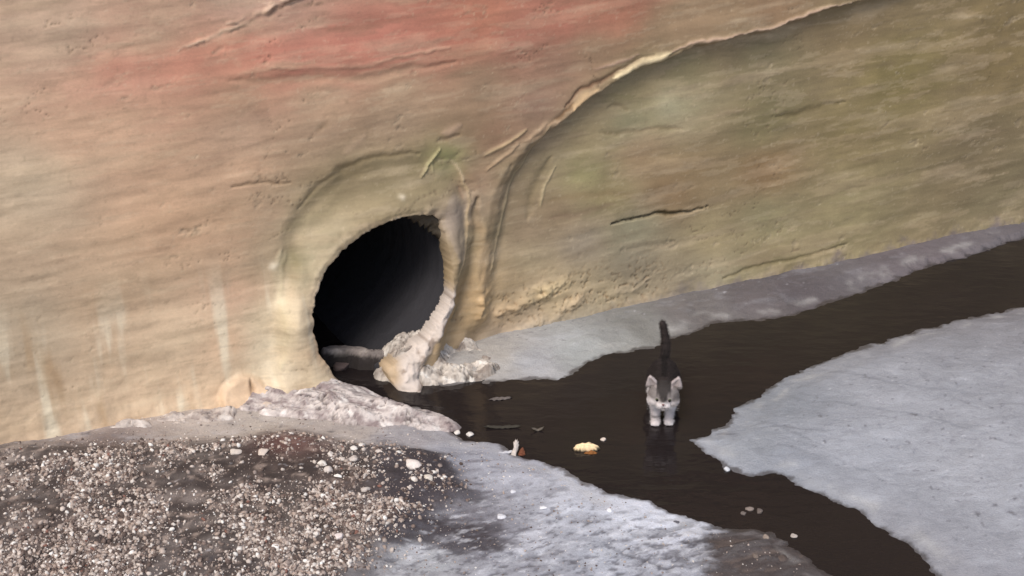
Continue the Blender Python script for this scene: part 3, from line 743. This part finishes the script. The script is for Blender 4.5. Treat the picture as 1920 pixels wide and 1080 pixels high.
# ------------------------------------------------------------------ stones
def ico(sub=1):
    bm = bmesh.new(); bmesh.ops.create_icosphere(bm, subdivisions=sub, radius=1.0)
    V = np.array([v.co[:] for v in bm.verts]); F = np.array([[v.index for v in f.verts] for f in bm.faces]); bm.free()
    return V, F
I1, I2, I3 = ico(1), ico(2), ico(3)
def rotm(r):
    q = r.normal(size=4); q /= np.linalg.norm(q); w, x, y, z = q
    return np.array([[1-2*(y*y+z*z), 2*(x*y-z*w), 2*(x*z+y*w)], [2*(x*y+z*w), 1-2*(x*x+z*z), 2*(y*z-x*w)], [2*(x*z-y*w), 2*(y*z+x*w), 1-2*(x*x+y*y)]])
PAL = [(198, 186, 176), (176, 162, 152), (150, 136, 128), (214, 206, 198), (120, 104, 96), (92, 78, 72), (168, 150, 138), (134, 96, 84), (230, 226, 220)]
PW = np.array([7, 7, 6, 3.4, 6, 7, 5, 0.6, 1.8]); PW /= PW.sum()
def scatter(name, n, poly_px, size, rng, dens=None, base=I1):
    poly = GL(poly_px); A = np.array(poly); r = np.random.RandomState(rng)
    VV = []; FF = []; CC = []; off = 0; cnt = 0
    xs = r.uniform(A[:, 0].min(), A[:, 0].max(), n * 6); ys = r.uniform(max(A[:, 1].min(), 2.3), A[:, 1].max(), n * 6)
    ins = sdf(xs, ys, poly) < 0
    if dens is not None: ins &= r.uniform(size=len(xs)) < dens(xs, ys)
    xs, ys = xs[ins][:n], ys[ins][:n]
    for x, y in zip(xs, ys):
        s = size[0] * (size[1] / size[0]) ** (r.uniform() ** 2.8)
        V = base[0] * (1 + r.uniform(-0.22, 0.22, (len(base[0]), 1)))
        V = (V * np.array([1, r.uniform(0.6, 1), r.uniform(0.4, 0.75)]) * s) @ rotm(r).T
        z = gz(x, y)
        if z < -0.004: continue
        V = V + np.array([x, y, z + s * 0.12])
        c = lin(PAL[r.choice(len(PAL), p=PW)]) * r.uniform(0.85, 1.12)
        VV.append(V); FF.append(base[1] + off); CC.append(np.tile(c, (len(V), 1))); off += len(V)
    return mesh_obj(name, np.vstack(VV), np.vstack(FF), M_stone, np.vstack(CC), smooth=False)
def dens_g(x, y):
    s = sdf(x, y, GRAV)
    core = sstep(0.02, -0.14, s)
    pit = sstep(0.0, 0.25, fbm(x, y, 4.5, 3, 201) + 0.1 + 0.8 * sstep(3.05, 2.75, y))
    a, b = G(545, 915); bare = np.exp(-(((x - a) / 0.24) ** 2 + ((y - b) / 0.13) ** 2) ** 1.5)
    bare = np.maximum(bare, 0.9 * sstep(0.0, 0.22, fbm(x, y, 3.2, 3, 203)) * sstep(-0.55, -0.75, x))
    a, b = G(560, 865); bare = np.maximum(bare, 0.8 * np.exp(-(((x - a) / 0.16) ** 2 + ((y - b) / 0.06) ** 2)))
    a, b = G(740, 925); bare = np.maximum(bare, 0.8 * np.exp(-(((x - a) / 0.05) ** 2 + ((y - b) / 0.05) ** 2)))
    return np.clip((0.10 + core * (0.25 + 0.9 * pit)) * (1 - 0.92 * bare) * (0.22 + 1.1 * sstep(-0.15, 0.18, fbm(x, y, 8, 4, 204, 0.6))), 0, 1)
GP = [(-60, 850), (200, 850), (430, 838), (540, 822), (640, 840), (780, 852), (880, 872), (880, 950), (830, 1000), (790, 1040), (700, 1120), (-60, 1160)]
g1 = scatter('gravel', 21000, GP, (0.0020, 0.0095), 11, dens_g)
tag(g1, 'loose pale and brown gravel spread over the dark soil in the near left corner', 'gravel', kind='stuff')
g2 = scatter('grit', 3600, [(100, 790), (430, 770), (860, 800), (960, 860), (1250, 970), (1500, 1050), (1500, 1100), (430, 1100), (100, 1000)], (0.0012, 0.0042), 12)
tag(g2, 'fine grit and crumbs strewn over the pale concrete floor', 'grit', kind='stuff')

def stone(px, py, size, rgb, label, seed, sub=I3, flat=0.6, ang=0.15, name='stone', cat='stone', zoff=0.35, stretch=1.0, rz=0.0, group=None):
    r = np.random.RandomState(seed); x, y = G(px, py)
    V = sub[0].copy()
    th = V * 2.1 + seed
    nrm = (np.sin(th[:, 0] * 1.7 + th[:, 1]) + np.sin(th[:, 1] * 2.3 - th[:, 2]) + np.sin(th[:, 2] * 1.9 + th[:, 0] * 1.3))
    V = V * (1 + ang * nrm[:, None] * 0.5 + r.uniform(-0.03, 0.03, (len(V), 1)))
    for _ in range(7):                                     # knock flat facets off it
        d = r.normal(size=3); d /= np.linalg.norm(d); k = V @ d; lim = r.uniform(0.62, 0.9)
        V = V - np.outer(np.clip(k - lim, 0, 9), d)
    V = V * np.array([stretch, 1, flat]) * size
    c_, s_ = math.cos(rz), math.sin(rz); V = V @ np.array([[c_, s_, 0], [-s_, c_, 0], [0, 0, 1]])
    col = np.tile(lin(rgb), (len(V), 1)) * (1 + r.uniform(-0.06, 0.06, (len(V), 1)))
    o = mesh_obj(name, V, sub[1], M_stone, col, smooth=True)
    z = max(gz(x, y), 0.0)
    o.location = (x, y, z + size * flat * zoff)
    return tag(o, label, cat, group)
W1 = (226, 220, 212); G1 = (176, 168, 164)
st = [
 (858, 812, 0.010, W1, 'left one of two white pebbles side by side at the crumbled lump\'s tip'),
 (881, 815, 0.011, W1, 'right one of two white pebbles side by side at the crumbled lump\'s tip'),
 (776, 905, 0.019, (222, 212, 204), 'largest white stone, lying on dark soil at the right edge of the gravel'),
 (778, 933, 0.010, W1, 'round pale pebble just below the largest white stone'),
 (805, 932, 0.011, (214, 206, 194), 'cream pebble right of the round pale pebble on damp ground'),
 (813, 917, 0.010, W1, 'small oblong white pebble at the tip of the dark damp tongue'),
 (497, 886, 0.015, (204, 190, 178), 'pale triangular stone alone on brown soil at the left of the gravel'),
 (446, 886, 0.013, (206, 196, 186), 'flat pale stone left of the triangular stone on brown soil'),
 (679, 862, 0.011, W1, 'bright pebble at the upper fringe of the gravel above its white cluster'),
 (666, 876, 0.010, W1, 'white pebble just below the bright one at the upper fringe'),
 (711, 879, 0.011, (216, 206, 198), 'pale pebble at the end of the upper row of the gravel'),
 (622, 888, 0.010, (214, 206, 198), 'tilted oblong pebble left of the white cluster in the gravel'),
 (606, 907, 0.011, (222, 214, 204), 'yellowish white pebble at the left of the white cluster'),
 (617, 917, 0.012, (206, 196, 188), 'pale pinkish pebble below the yellowish white one'),
 (636, 931, 0.008, (236, 232, 226), 'brightest small pebble at the foot of the white cluster'),
 (664, 895, 0.012, (200, 190, 182), 'greyish pebble in the middle of the white cluster'),
 (643, 895, 0.010, (206, 196, 186), 'small buff pebble between the tilted and the greyish pebbles'),
 (687, 953, 0.010, (190, 180, 172), 'dull rounded pebble at the right rim of the dense gravel'),
 (640, 1050, 0.012, (224, 214, 210), 'white stone near the bottom edge right of the gravel centre'),
 (520, 1072, 0.009, (230, 226, 222), 'bright white chip at the bottom edge of the photo in the gravel'),
 (940, 980, 0.012, (218, 218, 222), 'white pebble alone on the pale floor above the trowel marks'),
 (1018, 963, 0.008, (228, 228, 232), 'small white pebble with dark crumbs beside it on the pale floor'),
 (962, 932, 0.007, (224, 224, 228), 'small white pebble close to the middle of the pale floor'),
 (1142, 967, 0.008, (228, 228, 232), 'white crumb on the brightest patch of the pale floor'),
 (1268, 984, 0.007, (96, 94, 100), 'small dark pebble on the bright floor patch near the puddle edge'),
 (1436, 1012, 0.008, (150, 136, 124), 'buff pebble on the dark silt at the lower right shore'),
 (1417, 1052, 0.010, (112, 100, 92), 'brownish stone on the dark silt at the bottom right'),
 (1466, 1053, 0.013, (92, 80, 74), 'dull brown stone, rightmost on the dark silt'),
 (1488, 1006, 0.008, (180, 170, 162), 'pale flat pebble at the dark silt edge, right of the buff pebble'),
 (1132, 825, 0.008, (206, 192, 180), 'tiny pale pebble in the water behind the cream crust'),
 (1393, 963, 0.008, (112, 102, 96), 'left stone of the small arc standing in the lower puddle'),
 (1405, 955, 0.009, (134, 122, 114), 'top stone of the small arc standing in the lower puddle'),
 (1424, 959, 0.009, (108, 98, 92), 'right stone of the small arc standing in the lower puddle'),
 (1363, 881, 0.009, (206, 208, 212), 'white sliver on the lower shore of the right-hand concrete island'),
 (503, 776, 0.020, (200, 184, 170), 'rounded pale chunk at the left end of the crumbled concrete lump'),
 (470, 768, 0.018, (196, 166, 142), 'tan chunk broken off the wall foot at the left'),
]
for i, (px, py, sz, c, lb) in enumerate(st):
    stone(px, py, sz, c, lb, 300 + i, stretch=1.0 + 0.5 * ((i * 37) % 10) / 10, rz=(i * 1.3) % 3.1, flat=0.5 + 0.2 * ((i * 13) % 10) / 10, zoff=0.3, group='single stones lying on the ground')
# rocks in the mouth of the pipe
stone(612, 678, 0.018, (190, 172, 158), 'pale pointed stone wedged at the left lip of the pipe mouth', 401, stretch=0.7, flat=1.1)
stone(640, 690, 0.024, (96, 82, 78), 'brown stone in the pipe mouth beside the pale pointed one', 402, stretch=1.2)
stone(687, 682, 0.016, (176, 170, 166), 'flat grey stone lying in the middle of the pipe outlet', 403, stretch=1.6, flat=0.4)
# litter
def scrap(name, px, py, pts, thick, rgb, label, cat, rz=0.0, tilt=(0, 0), zoff=0.0, curl=0.0, seed=0):
    """a ragged piece with real thickness, its rim curled"""
    x, y = G(px, py); r = np.random.RandomState(seed); P = np.array(spline(pts, 6, True)); c = P.mean(0); P = c + (P - c) * (1 + r.uniform(-0.16, 0.16, (len(P), 1))); P = [tuple(q) for q in P]
    V = []; F = []; K = 6; n = len(P)
    for side in (0, 1):
        for k in range(K + 1):
            f = k / K
            for p in P:
                q = c + (np.array(p) - c) * f; rr = np.linalg.norm(q - c)
                z = curl * rr * rr * 100 + 0.0012 * math.sin(q[0] * 400 + seed) + 0.001 * math.sin(q[1] * 530)
                th = thick * math.sqrt(max(0.0, 1 - f ** 3))
                V.append((q[0], q[1], z + (th if side == 0 else 0)))
    for side in (0, 1):
        o = side * (K + 1) * n
        for k in range(K):
            for j in range(n):
                q = (o + k * n + j, o + k * n + (j + 1) % n, o + (k + 1) * n + (j + 1) % n, o + (k + 1) * n + j)
                F.append(q if side else q[::-1])
    o0, o1 = K * n, (K + 1) * n + K * n
    for j in range(n): F.append((o0 + j, o0 + (j + 1) % n, o1 + (j + 1) % n, o1 + j))
    col = np.tile(lin(rgb), (len(V), 1)) * (1 + r.uniform(-0.08, 0.08, (len(V), 1)))
    ob = mesh_obj(name, np.array(V), F, M_stone, col)
    ob.location = (x, y, max(gz(x, y), 0) + zoff); ob.rotation_euler = (tilt[0], tilt[1], rz)
    return tag(ob, label, cat)
scrap('bread_crust', 1098, 842, [(-.036, -.006), (-.02, .010), (-.004, .012), (.012, .016), (.030, .008), (.036, -.006), (.02, -.016), (-.01, -.014), (-.028, -.012)], 0.017, (244, 216, 172),
      'cream coloured crust floating in the dark puddle left of the kitten', 'food scrap', tilt=(0.25, 0), zoff=0.002, seed=5)
scrap('crust_reflection', 1106, 849, [(-.018, -.004), (0, .007), (.016, .003), (.018, -.006), (0, -.009)], 0.006, (134, 86, 42),
      'orange brown piece added as the underside and reflection of the cream crust', 'food scrap', tilt=(0.1, 0), zoff=-0.001, seed=6)  # flat piece added for the crust's underside and its reflection in the water
scrap('paper_scrap', 965, 850, [(-.012, -.020), (-.004, .004), (-.003, .024), (.008, .028), (.012, .012), (.006, -.010), (.002, -.022)], 0.006, (198, 188, 180),
      'crumpled white scrap standing at the near edge of the puddle', 'litter', tilt=(0.9, 0), zoff=0.012, seed=7)
scrap('dead_leaf', 978, 851, [(-.008, -.012), (-.008, .006), (.001, .016), (.010, .006), (.008, -.012)], 0.003, (112, 66, 44),
      'reddish brown leaf beside the crumpled white scrap', 'leaf', tilt=(0.3, 0.2), zoff=0.002, curl=0.2, seed=8)
scrap('wood_splinter', 950, 850, [(-.030, -.004), (-.01, .001), (.02, .006), (.022, .000), (-.005, -.006)], 0.004, (190, 190, 194),
      'thin pale splinter left of the crumpled white scrap', 'litter', zoff=0.001, seed=9)
scrap('floating_leaf', 940, 802, [(-.05, -.002), (-.02, .010), (.03, .010), (.055, .000), (.02, -.007), (-.03, -.008)], 0.002, (62, 58, 50),
      'dark flat leaf adrift between the pebbles and the crust', 'leaf', zoff=0.001, curl=0.02, seed=10)
scrap('twig_scrap', 1008, 808, [(-.022, -.004), (-.005, .006), (.016, .009), (.018, .002), (0, -.004)], 0.004, (96, 88, 78),
      'small curled dark scrap adrift behind the crumpled white scrap', 'litter', zoff=0.001, curl=0.3, seed=11)
scrap('foam_patch', 938, 748, [(-.034, -.004), (-.01, .008), (.028, .012), (.034, .004), (.01, -.008), (-.02, -.010)], 0.003, (104, 96, 92),
      'flat pale patch of scum on the water in front of the outlet', 'scum', zoff=0.0005, seed=12)

# ------------------------------------------------------------------ the kitten
def kitten():
    root = link(bpy.data.objects.new('kitten', None))
    x, y = G(1241, 790); root.location = (x, y, -0.001); root.rotation_euler = (0, 0, math.atan2(x, y) * -1 + R(1)); root.scale = (1.0,) * 3
    tag(root, 'small grey tabby kitten with white muzzle and legs, tail up, walking through the puddle', 'kitten')
    bm = bmesh.new()
    def ell(c, r, rot=None):
        m = Matrix.Translation(c) @ (rot.to_4x4() if rot else Matrix.Identity(4)) @ Matrix.Diagonal((*r, 1))
        bmesh.ops.create_icosphere(bm, subdivisions=3, radius=1.0, matrix=m)
    def cap(p, q, r0, r1, n=None):
        p, q = Vector(p), Vector(q); L = (q - p).length; n = n or max(2, int(L / (min(r0, r1) * 0.35)))
        for i in range(n + 1):
            t = i / n; r = r0 + (r1 - r0) * t; ell(p.lerp(q, t), (r, r, r))
    # trunk
    ell((0, 0.100, 0.095), (0.040, 0.085, 0.043)); ell((0, 0.045, 0.090), (0.038, 0.045, 0.044)); ell((0, 0.155, 0.098), (0.041, 0.045, 0.042))
    ell((0, 0.016, 0.078), (0.034, 0.032, 0.032))
    cap((0, 0.03, 0.105), (0, -0.012, 0.104), 0.034, 0.032)
    # head
    ell((0, -0.028, 0.104), (0.045, 0.037, 0.0345)); ell((0.025, -0.038, 0.094), (0.021, 0.020, 0.019)); ell((-0.025, -0.038, 0.094), (0.021, 0.020, 0.019))
    ell((0, -0.058, 0.097), (0.017, 0.017, 0.013)); ell((0.009, -0.064, 0.091), (0.011, 0.011, 0.0095)); ell((-0.009, -0.064, 0.091), (0.011, 0.011, 0.0095))
    ell((0, -0.058, 0.082), (0.012, 0.012, 0.009)); ell((0, -0.062, 0.106), (0.008, 0.011, 0.010))
    # ears: cupped triangles
    for s in (-1, 1):
        for i in range(13):
            t = i / 12; w = 0.0185 * (1 - t) ** 0.8 + 0.0018
            c = Vector((s * (0.0275 + 0.0125 * t), -0.022 - 0.006 * t, 0.128 + 0.033 * t))
            for k in range(-3, 4):
                ell(c + Vector((k / 3 * w * 0.85, 0.006 * (1 - (k / 3) ** 2) * (1 - t * 0.5), -abs(k) * 0.0004)), (w * 0.30 + 0.0014, 0.0036, 0.0036))
    # front legs, the image-left one a little bent in mid step
    cap((-0.024, 0.008, 0.078), (-0.0205, -0.002, 0.045), 0.0175, 0.0135); cap((-0.0205, -0.002, 0.045), (-0.0195, -0.012, 0.013), 0.0135, 0.0110)
    cap((0.024, 0.008, 0.078), (0.0210, 0.000, 0.045), 0.0175, 0.0135); cap((0.0210, 0.000, 0.045), (0.0200, -0.004, 0.013), 0.0135, 0.0110)
    for (px, py) in ((-0.0195, -0.018), (0.0200, -0.010)):
        ell((px, py, 0.009), (0.0135, 0.0155, 0.009))
        for k in (-1.5, -0.5, 0.5, 1.5): ell((px + k * 0.0058, py - 0.012 + 0.0015 * abs(k), 0.0065), (0.0042, 0.0065, 0.0055))
    # hind legs: thigh, shank back to the hock, foot forward
    for s in (-1, 1):
        o = 0.012 * s
        ell((s * 0.028, 0.150, 0.082), (0.020, 0.034, 0.034))
        cap((s * 0.031, 0.150 + o, 0.066), (s * 0.032, 0.138 + o, 0.050), 0.021, 0.016)
        cap((s * 0.032, 0.138 + o, 0.050), (s * 0.031, 0.176 + o, 0.030), 0.014, 0.0088)
        cap((s * 0.031, 0.176 + o, 0.030), (s * 0.031, 0.168 + o, 0.010), 0.0088, 0.0085)
        ell((s * 0.031, 0.155 + o, 0.0085), (0.0115, 0.021, 0.0085))
    # tail straight up, tip leaning to image left
    tp = spline([(0, 0.190, 0.118), (0.001, 0.208, 0.130), (0.003, 0.214, 0.165), (-0.001, 0.216, 0.195), (-0.006, 0.216, 0.220), (-0.010, 0.214, 0.236)], 10)
    for i, p in enumerate(tp):
        t = i / (len(tp) - 1); r = 0.0135 * (1 - t) + 0.0085 * t; ell(p, (r, r, r))
    me = bpy.data.meshes.new('body'); bm.to_mesh(me); bm.free()
    tmp = link(bpy.data.objects.new('tmp_body', me))
    rm = tmp.modifiers.new('r', 'REMESH'); rm.mode = 'VOXEL'; rm.voxel_size = 0.0015
    sm = tmp.modifiers.new('s', 'SMOOTH'); sm.iterations = 3; sm.factor = 0.5
    dg = bpy.context.evaluated_depsgraph_get(); ev = tmp.evaluated_get(dg); m2 = bpy.data.meshes.new_from_object(ev)
    V = np.zeros(len(m2.vertices) * 3); m2.vertices.foreach_get('co', V); V = V.reshape(-1, 3)
    N = np.zeros(len(m2.vertices) * 3); m2.vertices.foreach_get('normal', N); N = N.reshape(-1, 3)
    Fk = [tuple(p.vertices) for p in m2.polygons]
    bpy.data.objects.remove(tmp)
    def coat(p):
        x, y, z = p[:, 0], p[:, 1], p[:, 2]
        n = fbm(x * 1.0 + z * 0.6, y * 1.2 + z * 0.4, 60, 3, 501)
        grey = lin((56, 49, 47)); dark = lin((32, 28, 27)); white = lin((216, 208, 206)); mid = lin((150, 142, 138)); pink = lin((190, 178, 175))
        c = np.tile(grey, (len(p), 1))
        def pn(m, q): nonlocal c; m = np.clip(m, 0, 1)[:, None]; c = c * (1 - m) + q * m
        stripes = sstep(0.1, 0.6, np.sin(y * 230 + 30 * n + 5 * np.abs(x) * 40)) ; pn(stripes * 0.65 * (y > 0.01), dark)
        pn(sstep(0.012, 0.004, np.abs(x)) * (y > 0.02) * (z > 0.12) * 0.9, dark)
        tl = sstep(0.195, 0.205, y) * sstep(0.12, 0.14, z); pn(tl, grey * 1.1); pn(tl * sstep(0.1, 0.5, np.sin(z * 260)) * 0.4, dark)
        # belly, chest and legs white
        pn(sstep(0.072, 0.058, z + 0.006 * n) * (y < 0.12) * 0.95, white); pn(sstep(0.05, 0.03, z) * 0.9, white)
        pn(sstep(0.030, 0.010, y) * sstep(0.090, 0.078, z) * (y > -0.03) * 0.9, white)
        pn(np.exp(-(((x + 0.020) / 0.014) ** 2 + ((z - 0.026) / 0.004) ** 2)) * (y < 0.02) * 0.75, grey)
        head = (y < 0.0) & (z > 0.068)
        hd = head.astype(float)
        pn(hd * (z < 0.150) * 0.8, mid)
        pn(hd * sstep(0.108, 0.098, z + 0.10 * np.abs(x)) * sstep(-0.02, -0.045, y + 0.003 * n), white)
        pn(hd * sstep(0.012, 0.02, -x) * sstep(0.112, 0.100, z) * 0.6, white)  # image-left cheek painted lighter, as the side facing the light
        pn(hd * sstep(0.022, 0.030, x) * sstep(0.125, 0.115, z) * 0.35, grey)  # image-right cheek painted darker, as the shaded side
        # dark cap that comes down between the eyes
        vw = 0.006 + 0.55 * np.clip(z - 0.106, 0, 1)
        pn(hd * sstep(vw + 0.007, vw - 0.006, np.abs(x) + 0.003 * n) * sstep(0.102, 0.110, z) * 0.85, dark)
        pn(hd * (z > 0.104) * np.exp(-((np.abs(x) - 0.018) / 0.003) ** 2) * sstep(0.112, 0.118, z) * 0.5, dark)
        pn(hd * np.exp(-((z - 0.0825) / 0.0026) ** 2) * sstep(-0.050, -0.058, y) * 0.6, grey)
        ear = sstep(0.130, 0.134, z) * hd * sstep(-0.0165, -0.022, y) * sstep(0.018, 0.024, np.abs(x)); pn(ear * 0.9, pink * 1.05)
        c *= (1 + 0.16 * n)[:, None]
        return c
    def sq(p):                                         # foreshortened stride: trunk drawn together behind the shoulders
        p = p.copy(); p[:, 1] = np.where(p[:, 1] > 0.02, 0.02 + (p[:, 1] - 0.02) * 0.74, p[:, 1]); return p
    body = mesh_obj('body', sq(V), Fk, M_fur, coat(V), parent=root)
    # short coat of hairs
    r = np.random.RandomState(5); nh = 42000
    pick = r.randint(0, len(V), nh); pos = V[pick]; nr_ = N[pick]
    keep = (pos[:, 2] > 0.006) & ~((np.abs(np.abs(pos[:, 0]) - 0.0175) < 0.007) & (np.abs(pos[:, 2] - 0.106) < 0.006) & (pos[:, 1] < -0.05))
    pos, nr_ = pos[keep], nr_[keep]; nh = len(pos)
    back = np.tile(np.array([0, 0.55, -0.35]), (nh, 1))
    d = nr_ * 0.9 + back + r.normal(0, 0.22, (nh, 3)); d /= np.linalg.norm(d, axis=1)[:, None]
    L = r.uniform(0.004, 0.0085, nh) * np.where((pos[:, 1] < 0) & (pos[:, 2] > 0.068), 0.55, 1.0) * np.where((pos[:, 1] > 0.19) & (pos[:, 2] > 0.12), 1.4, 1.0)
    side = np.cross(d, r.normal(size=(nh, 3))); side /= np.linalg.norm(side, axis=1)[:, None]; side *= 0.00028
    hv = np.stack([pos - side - nr_ * 0.0005, pos + side - nr_ * 0.0005, pos + d * L[:, None]], 1).reshape(-1, 3)
    cp_ = coat(pos); pos = sq(pos); hv = np.stack([pos - side - nr_ * 0.0005, pos + side - nr_ * 0.0005, pos + d * L[:, None]], 1).reshape(-1, 3)
    hc = np.repeat(cp_ * r.uniform(0.75, 1.25, (nh, 1)), 3, 0)
    mesh_obj('fur', hv, np.arange(nh * 3).reshape(-1, 3), M_fur, hc, smooth=False, parent=body)
    M_eye = mat_flat('eye_gloss', (26, 24, 20), 0.08, 60, 0.1, 0.0001); M_nose = mat_flat('nose_skin', (120, 84, 80), 0.5, 90, 0.1, 0.0002)
    M_iris = mat_flat('iris', (92, 96, 66), 0.12, 60, 0.2, 0.0001); M_wh = mat_flat('whisker', (230, 228, 226), 0.4, 60, 0.05, 0.0001)
    Vs, Fs = I3
    for s in (-1, 1):
        e = mesh_obj('eye', Vs * np.array([0.0052, 0.0042, 0.0046]), Fs, M_iris, parent=root); e.location = (s * 0.0175, -0.0600, 0.1060)
        mesh_obj('pupil', Vs * np.array([0.0038, 0.0016, 0.0041]) + np.array([0, -0.0036, 0]), Fs, M_eye, parent=e)
    nz = Vs * np.array([0.0042, 0.0030, 0.0028]); nz[:, 0] *= 0.7 + 0.3 * np.clip(nz[:, 2] / 0.0028 + 0.5, 0, 1)
    o = mesh_obj('nose', nz, Fs, M_nose, parent=root); o.location = (0, -0.0752, 0.0985)
    for s in (-1, 1):
        for k in range(3):
            p0 = Vector((s * 0.012, -0.071, 0.092 - 0.002 * k)); p1 = p0 + Vector((s * 0.034, -0.004, 0.006 - 0.006 * k))
            b = bmesh.new(); dd = (p1 - p0); q = dd.to_track_quat('Z', 'Y').to_matrix().to_4x4()
            bmesh.ops.create_cone(b, cap_ends=True, segments=5, radius1=0.00028, radius2=0.00008, depth=dd.length, matrix=Matrix.Translation((p0 + p1) / 2) @ q)
            mm = bpy.data.meshes.new('whisker'); b.to_mesh(mm); b.free(); mm.materials.append(M_wh); w = link(bpy.data.objects.new('whisker', mm)); w.parent = root
    return root
kitten()

# sanity numbers for the builder
print('pipe mouth (u,v):', hp.min(0), hp.max(0), ' wall verts', len(Vall), ' ground verts', len(gv))
